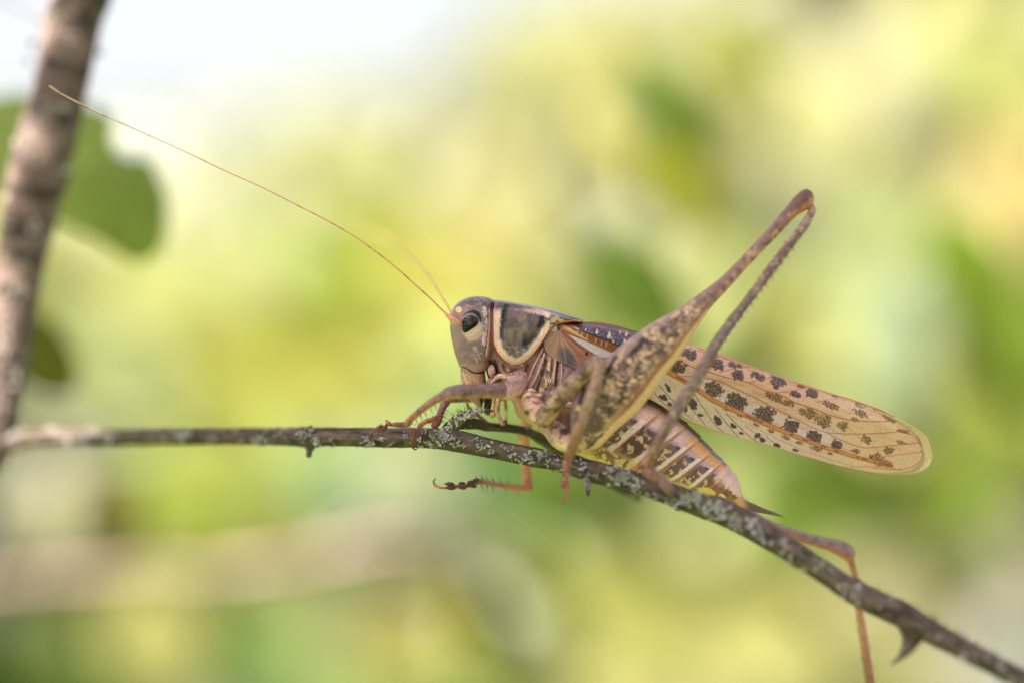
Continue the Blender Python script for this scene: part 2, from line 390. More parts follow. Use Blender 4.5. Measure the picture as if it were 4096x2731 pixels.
# ---- lichen: little lobed flakes standing on the bark, one object a patch
def flake(r, size):
    """a branching, cupped grey flake made of rounded lobes; unit z is outward"""
    g = []; nl = r.integers(2, 5)
    for _ in range(nl):
        a = r.uniform(0, 2*np.pi); lift = r.uniform(0.1, 0.9); L = size*r.uniform(0.6, 1.2); w = L*r.uniform(0.28, 0.45)
        t = np.linspace(0, 1, 6)[:, None]; s = np.linspace(-1, 1, 5)[None]
        wid = w*(0.35+0.65*t**0.7)*np.sqrt(np.clip(1-(np.clip(t-0.72, 0, 1)/0.29)**2, 0.02, 1))
        x = t*L*(1+0.1*np.cos(3*s)); y = wid*s; z = L*(lift*t**1.5)+0.25*w*s**2*t+0.1*w*np.sin(7*t+s*3)
        x, y, z = np.broadcast_arrays(x, y, z)
        g.append(np.stack([x*np.cos(a)-y*np.sin(a), x*np.sin(a)+y*np.cos(a), z], -1))
    return g
def surf_point(path, px, side, r):
    """a point on the tube nearest to pixel column px; side = angle seen from the camera (0 = top, 90 = facing, 180 = under)"""
    i = np.argmin(np.abs(path[:, 4]-px)); c = path[i, :3]; rad = path[i, 3]
    T = path[min(i+1, len(path)-1), :3]-path[max(i-1, 0), :3]; T /= np.linalg.norm(T)
    u = np.array([0, 0, 1.0]); u -= T*u.dot(T); u /= np.linalg.norm(u); f = np.array([0, -1.0, 0]); f -= T*f.dot(T); f -= u*f.dot(u); f /= np.linalg.norm(f)
    a = math.radians(side); n = u*math.cos(a)+f*math.sin(a)
    return c+n*rad*0.99, n, T
def dense(rows, n=1200):
    q = spline(rows if not isinstance(rows, list) else np.array([[*P(a, b, y), rr*S] for a, b, y, rr in rows]), n)
    px = q[:, 0]/(S*(D+q[:, 1])/D)+2048
    return np.concatenate([q, px[:, None]], 1)
QB = dense(BRP); QT = dense(ppath(TR))
def lichen_patch(px, side, spread, n, size, parent, path, seed, tone=(196, 198, 186), py=None):
    r = np.random.default_rng(seed); g = Geo(); base = lin(tone)
    for _ in range(n):
        q = path
        if py is None: p, nn, T = surf_point(q, px+r.normal(0, spread), side+r.normal(0, 22), r)
        else:
            i = np.argmin(np.abs((1365.5-q[:, 2]/(S*(D+q[:, 1])/D))-(py+r.normal(0, spread)))); qq = q.copy()
            c = q[i, :3]; T = q[min(i+1, len(q)-1), :3]-q[i-1, :3]; T /= np.linalg.norm(T)
            f = np.array([0, -1.0, 0]); f -= T*f.dot(T); f /= np.linalg.norm(f); u = np.cross(f, T); u = -u if u[0] > 0 else u
            a = math.radians(side+r.normal(0, 22)); nn = u*math.cos(a)+f*math.sin(a); p = c+nn*q[i, 3]*0.99
        A = T; B = np.cross(nn, T); M = np.stack([A, B, nn], 0)
        col = base*r.uniform(0.8, 1.15)
        if r.random() < 0.12: col = lin((150, 155, 120))
        for V in flake(r, size*S*r.uniform(0.5, 1.3)):
            W = V@M+p
            add_flake(g, W, col)
    return tag(g.build('lichen', m_lichen, parent), kind='stuff')
def add_flake(g, W, col):
    n, m = W.shape[:2]; Nn = normals(W, False)*0.0025
    top, bot = W+Nn, W-Nn
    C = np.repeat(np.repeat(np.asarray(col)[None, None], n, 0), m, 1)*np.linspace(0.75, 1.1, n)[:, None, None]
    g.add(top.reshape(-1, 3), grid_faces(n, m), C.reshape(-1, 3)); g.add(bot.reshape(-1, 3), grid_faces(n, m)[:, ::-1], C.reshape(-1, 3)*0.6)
    e = np.concatenate([np.arange(m), np.arange(1, n)*m+m-1, (n-1)*m+np.arange(m-2, -1, -1), np.arange(n-2, 0, -1)*m])
    k = len(e); V = np.concatenate([top.reshape(-1, 3)[e], bot.reshape(-1, 3)[e]]); i = np.arange(k); j = (i+1) % k
    g.add(V, np.stack([i, i+k, j+k, j], -1), np.repeat(np.asarray(col)[None], 2*k, 0))
LP = [(1075, 110, 38, 26, 11), (1160, 60, 30, 16, 9), (1225, 20, 26, 26, 10), (1255, 75, 24, 20, 9), (1290, 120, 14, 14, 11), (1350, 105, 10, 6, 7),
      (1500, 115, 14, 16, 11), (1535, 100, 8, 8, 8), (1450, 145, 18, 8, 7), (1640, 95, 12, 10, 7), (1700, 100, 22, 16, 8), (1720, 62, 30, 14, 7), (1760, 75, 22, 22, 9), (1800, 70, 26, 34, 10), (1830, 105, 14, 14, 9),
      (1740, 120, 16, 10, 8), (1780, 30, 22, 20, 8), (1870, 80, 20, 10, 8), (1900, 50, 14, 8, 8), (1935, 75, 16, 14, 8), (1980, 90, 16, 14, 8), (2035, 70, 24, 14, 8), (2080, 105, 24, 16, 9), (2130, 85, 30, 26, 9), (2170, 70, 22, 18, 10), (2210, 100, 24, 10, 8),
      (2330, 55, 20, 12, 9), (2370, 110, 30, 16, 9), (2350, 165, 14, 12, 10), (2450, 60, 34, 22, 10), (2510, 75, 26, 30, 13), (2560, 100, 30, 18, 11), (2470, 25, 24, 14, 10), (2630, 120, 30, 12, 10),
      (2740, 80, 34, 34, 13), (2790, 55, 30, 30, 12), (2720, 130, 30, 22, 12), (2850, 95, 34, 24, 12), (2900, 70, 26, 24, 12), (2960, 110, 34, 22, 12), (3010, 80, 24, 14, 11), (3060, 120, 30, 12, 10),
      (3190, 150, 24, 14, 11), (3130, 80, 40, 10, 10), (3270, 70, 40, 12, 10), (3300, 40, 20, 8, 9), (3400, 100, 24, 14, 10), (3440, 75, 20, 12, 10), (3560, 45, 40, 14, 10), (3720, 90, 40, 8, 9), (3870, 110, 30, 10, 9), (3990, 70, 40, 12, 9), (4080, 110, 30, 10, 9),
      (760, 80, 26, 16, 13), (880, 110, 26, 8, 9), (640, 100, 40, 9, 9), (400, 45, 36, 18, 14), (350, 110, 30, 12, 14), (300, 70, 24, 6, 12), (215, 30, 18, 10, 13), (140, 20, 22, 10, 13), (40, 40, 30, 10, 12), (480, 90, 26, 10, 12), (90, 80, 30, 16, 12)]
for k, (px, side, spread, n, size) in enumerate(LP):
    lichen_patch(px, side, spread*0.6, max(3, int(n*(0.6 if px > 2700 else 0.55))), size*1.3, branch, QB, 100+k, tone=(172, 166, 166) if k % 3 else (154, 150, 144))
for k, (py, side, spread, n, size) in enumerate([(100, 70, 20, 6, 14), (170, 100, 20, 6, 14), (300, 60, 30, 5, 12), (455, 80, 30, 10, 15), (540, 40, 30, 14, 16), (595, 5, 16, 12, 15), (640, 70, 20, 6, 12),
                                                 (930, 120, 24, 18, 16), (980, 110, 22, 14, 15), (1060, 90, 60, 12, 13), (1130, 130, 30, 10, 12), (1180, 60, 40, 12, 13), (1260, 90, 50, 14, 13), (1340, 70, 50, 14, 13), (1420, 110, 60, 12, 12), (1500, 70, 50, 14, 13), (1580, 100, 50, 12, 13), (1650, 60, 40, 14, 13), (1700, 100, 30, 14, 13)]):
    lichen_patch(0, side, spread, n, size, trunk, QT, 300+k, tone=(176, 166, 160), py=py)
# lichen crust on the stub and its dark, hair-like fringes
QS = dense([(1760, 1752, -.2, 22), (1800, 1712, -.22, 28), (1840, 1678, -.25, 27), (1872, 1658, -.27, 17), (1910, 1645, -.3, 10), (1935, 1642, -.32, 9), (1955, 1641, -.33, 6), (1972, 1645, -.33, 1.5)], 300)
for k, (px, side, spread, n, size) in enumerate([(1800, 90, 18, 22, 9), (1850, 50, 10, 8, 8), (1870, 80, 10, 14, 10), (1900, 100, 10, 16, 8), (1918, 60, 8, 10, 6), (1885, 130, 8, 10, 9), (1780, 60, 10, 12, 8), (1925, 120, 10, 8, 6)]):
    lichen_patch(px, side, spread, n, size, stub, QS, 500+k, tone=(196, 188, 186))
def bristles(name, pts, parent, seed, rad=0.0022, mat=None):
    r = np.random.default_rng(seed); g = Geo()
    for p, n, L in pts:
        p = np.asarray(p); n = np.asarray(n, float)+r.normal(0, 0.25, 3); n /= np.linalg.norm(n); side = r.normal(0, 0.25, 3)
        t = np.linspace(0, 1, 5)[:, None]
        c = p+n*L*t+side*L*t**2*0.6
        add_grid(g, tube(np.concatenate([c, rad*(1.02-t*0.8)], 1), 6, 4), (0.03, 0.022, 0.016), cap=False)
    return g.build(name, mat or m_setae, parent)
r = np.random.default_rng(8); pts = []
for _ in range(40):
    p, n, T = surf_point(QS, r.choice([1840, 1850, 1862, 1875, 1905])+r.normal(0, 6), r.uniform(-40, 70), r); pts.append((p, n+T*r.normal(0, .5), r.uniform(.04, .12)))
for _ in range(40):
    p, n, T = surf_point(QS, 1885+r.normal(0, 14), r.uniform(100, 190), r); pts.append((p, n+T*r.normal(0, .5), r.uniform(.03, .08)))
tag(bristles('lichen_fringe', pts, stub, 3), kind='stuff')
pts = []
for _ in range(150):
    p, n, T = surf_point(QB, r.uniform(3430, 4150), r.uniform(-50, 50), r); pts.append((p, n-T*0.3, r.uniform(.05, .11)))
for _ in range(60):
    p, n, T = surf_point(QB, r.uniform(1250, 3400), r.uniform(150, 230), r); pts.append((p, n, r.uniform(.015, .05)))
for _ in range(50):
    p, n, T = surf_point(QB, r.uniform(3700, 4150), r.uniform(150, 220), r); pts.append((p, n, r.uniform(.04, .08)))
tag(bristles('bark_bristles', pts, branch, 4, rad=0.0028), kind='stuff')

# ---------------------------------------------------------------- the leafy bough overhead that shades the cricket
m_bough = surface('bough_leaf', rough=0.5, spec=0.4, bump=0.01, bscale=5, vary=0.15, vscale=2, transl=0.08)
r = np.random.default_rng(77); ts = np.array(to_sun); g = Geo()
base = leaf_grid(7, 5, 0.12, 0.1).reshape(-1, 3); f = grid_faces(7, 5)
def bough_leaf(p, t, size):
    c = np.asarray(p)+ts*t
    n = ts+r.normal(0, 0.28, 3); n /= np.linalg.norm(n); a = r.normal(size=3); a -= n*a.dot(n); a /= np.linalg.norm(a); b = np.cross(n, a)
    g.add(base@np.stack([a, b, n], 0)*size+c, f, lin((95, 120, 45))*r.uniform(0.6, 1.2))
for x in np.arange(-5.8, 9.9, 2.1):
    for z in np.arange(-5.4, 6.2, 2.1):
        for lay in range(2):
            bough_leaf((x+r.normal(0, .25), -0.5+r.normal(0, .3), z+r.normal(0, .25)), 74+r.uniform(-3, 12), r.uniform(5.2, 6.2))
TRK = [(-5.4, 3.85, 4.95, 1.3), (-5.15, 3.85, 3.6, .7), (-6.0, 3.8, 3.55, .9), (-5.65, 3.8, 3.0, .75), (-5.55, 3.8, 2.4, .8), (-5.8, 3.8, 1.9, .6), (-6.25, 3.8, 1.45, .7), (-5.5, 3.9, 5.8, 1.5)]
for x, y, z, q in TRK:
    for w_ in range(2): bough_leaf((x+r.normal(0, .05), y, z+r.normal(0, .08)), 30+r.uniform(-2, 4), q*1.05)
for x, z, q in [(-6.6, 3.2, 3.2), (-4.9, 3.0, 3.4), (-5.8, 1.6, 3.2), (-4.3, 1.7, 3.2), (-8.0, 2.0, 3.2), (-5.0, .9, 3.0), (-3.9, 3.0, 2.6)]: bough_leaf((x*1.2, 8.8, z*1.2), 44+r.uniform(-2, 6), q*1.2)
for x, z in [(-7.6, 0.0), (-6.9, -.9), (-8.2, -.7)]: bough_leaf((x*.93, 11.2, z*.93), 46+r.uniform(-2, 6), 2.6)
tag(g.build('overhanging_leaves', m_bough, tree), kind='stuff')
g = Geo()
ctr = np.array([0, -0.5, 0])+ts*78
for k in range(7):
    e = ctr+np.array([r.uniform(-5, 9), r.uniform(-4, 5), r.uniform(-5, 6)])
    s0 = np.array([-3.0, 4.6, 30.0])+np.array([0, 0, 4.0*k])
    mid = (s0+e)/2+np.array([0, 0, 5.0])
    add_grid(g, tube(np.array([[*s0, .28], [*(s0*.6+mid*.4), .22], [*mid, .16], [*e, .06]]), 40, 8), lin((105, 90, 80)))
add_grid(g, tube(np.array([[*P(720, -900, 4.6), .33], [-3.2, 4.6, 12, .33], [-3.0, 4.7, 30, .33], [-2.8, 4.8, 62, .3]]), 40, 12), lin((105, 90, 80)))
g.build('bough', m_bark, tree)
# ---------------------------------------------------------------- single leaves and shoots behind, each leaf an object
def leaf_mesh(name, n=13, m=9, **k):
    g = Geo(); V = leaf_grid(n, m, **k); Nn = normals(V, False)*0.004
    g.add((V+Nn).reshape(-1, 3), grid_faces(n, m)); g.add((V-Nn).reshape(-1, 3), grid_faces(n, m)[:, ::-1])
    return g.mesh(name, m_leafo)
leaf_meshes = [leaf_mesh('leaf', fold=0.2, curl=0.2), leaf_mesh('leaf', fold=0.35, curl=0.35, wave=0.05), leaf_mesh('leaf', fold=0.1, curl=0.1, wave=0.08)]
EXPO_LEAF = 0.44
def put_leaf(parent, px, py, d, lx, ang, col, tilt=(0, 0), w=1.0, k=0, gain=1.0):
    """a leaf whose blade, lx pixels long in the photograph, stands at depth d; ang = direction of its midrib in the picture"""
    sc = S*(D+d)/D; a = math.radians(-ang)
    M = Matrix.Rotation(a, 4, 'Y').inverted() @ Matrix.Rotation(math.radians(tilt[1]), 4, 'X') @ Matrix.Rotation(math.radians(tilt[0]), 4, 'Z') @ Matrix.Rotation(math.pi/2, 4, 'X')
    M = Matrix.Rotation(math.radians(ang), 4, 'Y') @ Matrix.Rotation(math.radians(tilt[1]), 4, 'X') @ Matrix.Rotation(math.radians(tilt[0]), 4, 'Z') @ Matrix.Rotation(math.pi/2, 4, 'X')
    o = bpy.data.objects.new('leaf', leaf_meshes[k % 3]); scene.collection.objects.link(o)
    p = P(px, py, d)
    o.parent = parent
    o.location = Vector(p)-Vector(parent.location)
    o.rotation_euler = M.to_euler(); o.scale = (lx*sc, lx*sc*w, lx*sc)
    c = pale(lin(col), 0.96)*EXPO_LEAF*gain; o.color = (*c, 1)
    return o
def twig(name, rows, parent, col=(120, 100, 80), n=60):
    g = Geo(); V = tube(ppath(rows), n, 12, bark_disp(0.01, 2, 5, seed=3)); add_grid(g, V, lin(col)*np.ones((V.shape[0]*V.shape[1], 3))); return g.build(name, m_bark, parent)

# the broad green leaf behind the trunk with a bite out of its edge
sprig = empty('broad_leaved_sprig', P(80, 1500, 12), 'sprig with a broad notched green leaf directly behind the trunk at the left edge', 'sprig')
def outline_leaf(parent, pts, y, col, bend=0.8, name='leaf', thick=0.03, veins=()):
    p = spline(np.array(pts+[pts[0]], float), 160)[:-1]
    c = p.mean(0); g = Geo(); rings = np.linspace(0, 1, 26)**0.8
    X = c[0]+(p[None, :, 0]-c[0])*rings[:, None]; Y = c[1]+(p[None, :, 1]-c[1])*rings[:, None]
    dd = bend*(((X-c[0])/400)**2+0.6*((Y-c[1])/400)**2)
    kk = S*(D+y+dd)/D; V = np.stack([(X-2048)*kk, y+dd, (1365.5-Y)*kk], -1)
    C = np.zeros(V.shape)+lin(col)*EXPO_LEAF*1.25
    for v in veins: C = mix(C, lin((175, 195, 105))*EXPO_LEAF*1.25, 0.7*stroke(X, Y, v, 5, 6))
    C = C*(0.85+0.3*fbm(X, Y, 60, 3, 4)[..., None])
    n, m = V.shape[:2]; f = grid_faces(n, m, True)
    g.add(V.reshape(-1, 3), f, C.reshape(-1, 3)); g.add((V+[0, thick, 0]).reshape(-1, 3), f[:, ::-1], C.reshape(-1, 3))
    i = np.arange(m); e = np.concatenate([V[-1], V[-1]+[0, thick, 0]]); g.add(e, np.stack([i, (i+1) % m, (i+1) % m+m, i+m], -1), np.concatenate([C[-1], C[-1]]))
    return g.build(name, m_leaf, parent)
outline_leaf(sprig, [(-60, 400), (40, 375), (120, 372), (230, 385), (337, 415), (393, 432), (450, 470), (452, 520), (447, 561), (455, 595), (484, 617), (515, 628), (547, 632), (582, 628), (606, 650), (631, 700), (652, 745), (662, 790), (668, 877), (662, 940), (655, 985), (625, 1028), (561, 1056), (515, 1048), (460, 1005), (393, 958), (281, 905), (200, 868), (140, 842), (35, 790), (-70, 760), (-160, 600)],
             8.5, (196, 214, 112), veins=[[(-60, 480), (200, 620), (450, 850), (600, 1010)], [(120, 570), (330, 480)], [(260, 680), (520, 680)], [(350, 760), (600, 800)], [(200, 620), (150, 780)], [(330, 740), (320, 880)]])
outline_leaf(sprig, [(60, 1250), (150, 1255), (225, 1300), (285, 1385), (315, 1480), (290, 1565), (215, 1585), (130, 1550), (60, 1490), (20, 1380)], 11, (142, 142, 46), bend=0.5)
twig('stem', [(-200, 2300, 14, 16), (-60, 1900, 13.5, 12), (20, 1500, 13, 9), (-20, 1100, 12.6, 7), (-60, 700, 12.3, 6), (-80, 560, 12.1, 5)], sprig, col=(110, 130, 60))
twig('stem', [(-60, 1900, 13.5, 9), (60, 1640, 12.4, 7), (130, 1540, 11.2, 5)], sprig, col=(110, 130, 60))

# shrubs behind: every leaf that still shows as a soft patch of its own
def shrub(name, label, base, spec, stems):
    e = empty(name, P(*base), label, 'shrub')
    for k, s in enumerate(spec):
        px, py, d, lx, ang, col = s[:6]; kw = s[6] if len(s) > 6 else {}
        put_leaf(e, px, py, d, lx, ang, col, k=k, **kw)
    for st in stems: twig('stem', st, e, col=(118, 112, 70))
    return e
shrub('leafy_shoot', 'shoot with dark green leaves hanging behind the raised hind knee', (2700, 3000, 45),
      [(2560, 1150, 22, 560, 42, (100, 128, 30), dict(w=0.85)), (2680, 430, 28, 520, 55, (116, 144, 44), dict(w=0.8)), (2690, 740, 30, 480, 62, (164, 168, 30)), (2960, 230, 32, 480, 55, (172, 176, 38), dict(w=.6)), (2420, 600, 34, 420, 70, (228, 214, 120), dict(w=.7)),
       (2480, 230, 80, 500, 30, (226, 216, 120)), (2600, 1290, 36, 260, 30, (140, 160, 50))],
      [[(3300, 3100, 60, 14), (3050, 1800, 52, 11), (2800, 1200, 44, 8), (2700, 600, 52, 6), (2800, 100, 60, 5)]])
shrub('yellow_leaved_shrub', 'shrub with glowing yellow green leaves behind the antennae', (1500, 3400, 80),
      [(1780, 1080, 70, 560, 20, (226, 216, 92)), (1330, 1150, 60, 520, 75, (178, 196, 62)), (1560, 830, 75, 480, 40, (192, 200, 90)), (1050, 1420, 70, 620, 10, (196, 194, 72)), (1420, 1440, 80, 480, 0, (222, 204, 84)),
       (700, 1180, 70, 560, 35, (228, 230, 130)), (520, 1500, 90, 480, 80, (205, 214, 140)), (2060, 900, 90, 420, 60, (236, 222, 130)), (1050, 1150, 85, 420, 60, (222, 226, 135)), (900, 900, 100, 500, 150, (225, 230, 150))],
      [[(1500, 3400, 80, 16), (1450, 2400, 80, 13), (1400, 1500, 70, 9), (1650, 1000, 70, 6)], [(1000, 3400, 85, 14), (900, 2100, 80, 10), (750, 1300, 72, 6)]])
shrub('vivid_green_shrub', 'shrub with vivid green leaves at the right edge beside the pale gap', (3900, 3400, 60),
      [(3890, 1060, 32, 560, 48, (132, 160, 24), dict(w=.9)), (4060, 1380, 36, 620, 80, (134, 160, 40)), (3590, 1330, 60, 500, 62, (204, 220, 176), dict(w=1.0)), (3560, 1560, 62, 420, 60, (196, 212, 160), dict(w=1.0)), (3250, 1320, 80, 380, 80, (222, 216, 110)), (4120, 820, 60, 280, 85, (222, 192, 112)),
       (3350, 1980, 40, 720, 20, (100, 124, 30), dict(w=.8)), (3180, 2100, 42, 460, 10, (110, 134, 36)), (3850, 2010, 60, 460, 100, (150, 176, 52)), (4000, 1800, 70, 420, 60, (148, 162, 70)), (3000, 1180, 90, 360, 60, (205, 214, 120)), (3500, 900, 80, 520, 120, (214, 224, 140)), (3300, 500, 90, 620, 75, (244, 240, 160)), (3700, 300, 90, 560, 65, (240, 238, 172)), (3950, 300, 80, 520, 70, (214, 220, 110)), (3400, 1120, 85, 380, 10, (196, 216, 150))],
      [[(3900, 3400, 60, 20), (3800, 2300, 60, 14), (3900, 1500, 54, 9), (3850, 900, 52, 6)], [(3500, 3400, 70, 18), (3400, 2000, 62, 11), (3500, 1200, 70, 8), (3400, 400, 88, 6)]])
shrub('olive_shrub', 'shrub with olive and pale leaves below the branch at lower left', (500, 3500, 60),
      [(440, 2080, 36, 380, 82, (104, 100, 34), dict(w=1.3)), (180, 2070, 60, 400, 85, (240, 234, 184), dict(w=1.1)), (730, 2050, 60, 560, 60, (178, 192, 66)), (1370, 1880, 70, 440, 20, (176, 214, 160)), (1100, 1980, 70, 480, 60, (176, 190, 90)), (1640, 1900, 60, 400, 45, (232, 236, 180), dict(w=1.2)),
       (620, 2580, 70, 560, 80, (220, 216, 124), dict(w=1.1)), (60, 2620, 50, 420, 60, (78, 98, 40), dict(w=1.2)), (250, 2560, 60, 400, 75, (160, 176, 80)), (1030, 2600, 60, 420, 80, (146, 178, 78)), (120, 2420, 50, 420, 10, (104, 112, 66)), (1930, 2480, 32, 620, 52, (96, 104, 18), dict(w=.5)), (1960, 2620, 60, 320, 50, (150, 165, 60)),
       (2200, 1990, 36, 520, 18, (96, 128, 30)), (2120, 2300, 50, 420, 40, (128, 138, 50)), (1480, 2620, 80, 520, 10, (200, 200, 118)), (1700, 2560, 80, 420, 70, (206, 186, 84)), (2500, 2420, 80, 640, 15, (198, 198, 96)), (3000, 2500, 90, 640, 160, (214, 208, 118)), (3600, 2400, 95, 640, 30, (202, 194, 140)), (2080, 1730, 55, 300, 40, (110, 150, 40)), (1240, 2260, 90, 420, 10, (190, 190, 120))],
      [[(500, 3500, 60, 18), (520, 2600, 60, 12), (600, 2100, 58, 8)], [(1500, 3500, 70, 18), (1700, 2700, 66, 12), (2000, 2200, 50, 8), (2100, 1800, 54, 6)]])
# the thick out of focus bough at lower left
bb = empty('blurred_bough', P(-200, 2330, 46), 'thick pinkish bough crossing lower left, wholly out of focus', 'bough')
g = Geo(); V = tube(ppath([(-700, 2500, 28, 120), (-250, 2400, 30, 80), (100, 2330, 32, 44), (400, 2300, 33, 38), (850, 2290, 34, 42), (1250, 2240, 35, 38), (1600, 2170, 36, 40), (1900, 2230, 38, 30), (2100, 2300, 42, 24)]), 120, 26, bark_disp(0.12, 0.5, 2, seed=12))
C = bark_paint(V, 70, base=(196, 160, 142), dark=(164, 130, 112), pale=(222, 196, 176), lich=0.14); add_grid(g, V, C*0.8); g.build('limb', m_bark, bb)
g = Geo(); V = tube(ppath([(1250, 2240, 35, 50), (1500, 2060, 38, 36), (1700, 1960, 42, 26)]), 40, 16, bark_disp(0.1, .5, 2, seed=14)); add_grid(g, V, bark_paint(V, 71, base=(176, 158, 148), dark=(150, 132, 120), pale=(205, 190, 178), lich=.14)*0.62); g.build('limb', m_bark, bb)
# a strand of spider silk below the leg
m_silk = surface('silk', rough=0.3, spec=0.6, bump=0, attr=False, color=(0.8, 0.8, 0.78), vary=0)
g = Geo(); add_grid(g, tube(ppath([(1900, 1965, .1, .16), (2060, 2060, .5, .16), (2250, 2200, 1.0, .16), (2500, 2370, 1.6, .16)]), 60, 5), (1, 1, 1))
tag(g.build('spider_thread', m_silk), 'faint slack strand of spider silk floating below the raised foot', 'thread')
# ---------------------------------------------------------------- the bush cricket
class Cal:
    """the paint tables below hold colours as they look in open shade; this turns them into reflectances"""
    __array_ufunc__ = None
    k = np.array([1.02, 0.92, 0.93]); p = 1.32; sat = 0.88
    def __rmul__(s, C):
        C = np.asarray(C, float); L = C@np.array([0.3, 0.6, 0.1]); L = L[..., None]
        R = (L+(C-L)*s.sat)*(L/0.19+1e-6)**(s.p-1)*s.k; m = R.max(-1, keepdims=True)
        R = R*np.where(m > 0.55, (0.55+0.25*(1-np.exp(-(m-0.55)/0.25)))/np.maximum(m, 1e-6), 1)
        return np.clip(R, 0.004, 0.82)
CAL = Cal()
m_cut = surface('cuticle', rough=0.33, spec=0.38, bump=0.003, bscale=48, vary=0.24, vscale=60, sss=0.06)
m_cut_soft = surface('cuticle_matt', rough=0.6, spec=0.35, bump=0.0012, bscale=50, vary=0.12, vscale=40, sss=0.12)
m_leg = surface('leg_cuticle', rough=0.35, spec=0.34, bump=0.003, bscale=48, vary=0.24, vscale=40, sss=0.06)
m_eye = surface('eye_facets', rough=0.25, spec=0.3, bump=0.0004, bscale=120, vary=0.06, vscale=60, rough_var=0.04)
m_wing = surface('wing_membrane', rough=0.5, spec=0.25, bump=0.0014, bscale=70, vary=0.12, vscale=55, transl=0.32)
m_spine = surface('spine', rough=0.4, spec=0.5, bump=0, vary=0.1)

cricket = empty('bush_cricket', P(2150, 1780, 0), 'mottled brown white faced bush cricket with folded spotted wings perched on the lichen covered branch', 'bush cricket')

def pxy(V):
    k = S*(D+V[..., 1])/D
    return V[..., 0]/k+2048, 1365.5-V[..., 2]/k
def loft(st, n, m, e=2.0, eb=None):
    """stations: ax, ay, bx, by (two outline points, px), W (half thickness, px), y0 (cm). returns V, v (0 at A .. 1 at B), station number"""
    st = np.asarray(st, float); st = np.concatenate([st, np.arange(len(st))[:, None]], 1)
    q = spline(st, n); th = np.linspace(0, 2*np.pi, m, endpoint=False)
    c, s = np.cos(th), np.sin(th)
    ee = np.where(c < 0, eb or e, e)
    cc = np.sign(c)*np.abs(c)**(2/ee); sn = np.sign(s)*np.abs(s)**(2/ee)
    X = (q[:, 0]+q[:, 2])[:, None]/2+(q[:, 0]-q[:, 2])[:, None]/2*cc
    Y = (q[:, 1]+q[:, 3])[:, None]/2+(q[:, 1]-q[:, 3])[:, None]/2*cc
    y = q[:, 5][:, None]-q[:, 4][:, None]*S*sn
    k = (S*(D+q[:, 5])/D)[:, None]
    V = np.stack([(X-2048)*k, y, (1365.5-Y)*k], -1)
    return V, np.broadcast_to((1-cc)/2, V.shape[:2]), np.broadcast_to(q[:, 6][:, None], V.shape[:2])
def push(V, h):
    """move every point h px along its outward normal"""
    Nn = normals(V); c = V.mean(1, keepdims=True)
    if np.mean(np.sum(Nn*(V-c), -1)) < 0: Nn = -Nn
    return V+Nn*(h*S)[..., None]
def inflate(g, pts, y, h, n=20, m=60, p=0.5, colf=None, lean=(0, 0)):
    """a dome on an outline (px) that swells towards the camera by h cm; returns V"""
    o = spline(np.array(pts+[pts[0]], float), m+1)[:-1]; c = o.mean(0); r = np.linspace(1, 0.02, n)
    X = c[0]+(o[None, :, 0]-c[0])*r[:, None]; Y = c[1]+(o[None, :, 1]-c[1])*r[:, None]
    hh = h*(1-r**2)**p
    yy = y-hh[:, None]+lean[0]*(X-c[0])*S+lean[1]*(Y-c[1])*S
    k = S*(D+yy)/D
    V = np.stack([(X-2048)*k, yy, (1365.5-Y)*k], -1)
    C = colf(X, Y) if colf else np.zeros(V.shape)+0.5
    add_grid(g, V, C*CAL)
    return V
def C0(X, col): return np.zeros(np.shape(X)+(3,))+lin(col)

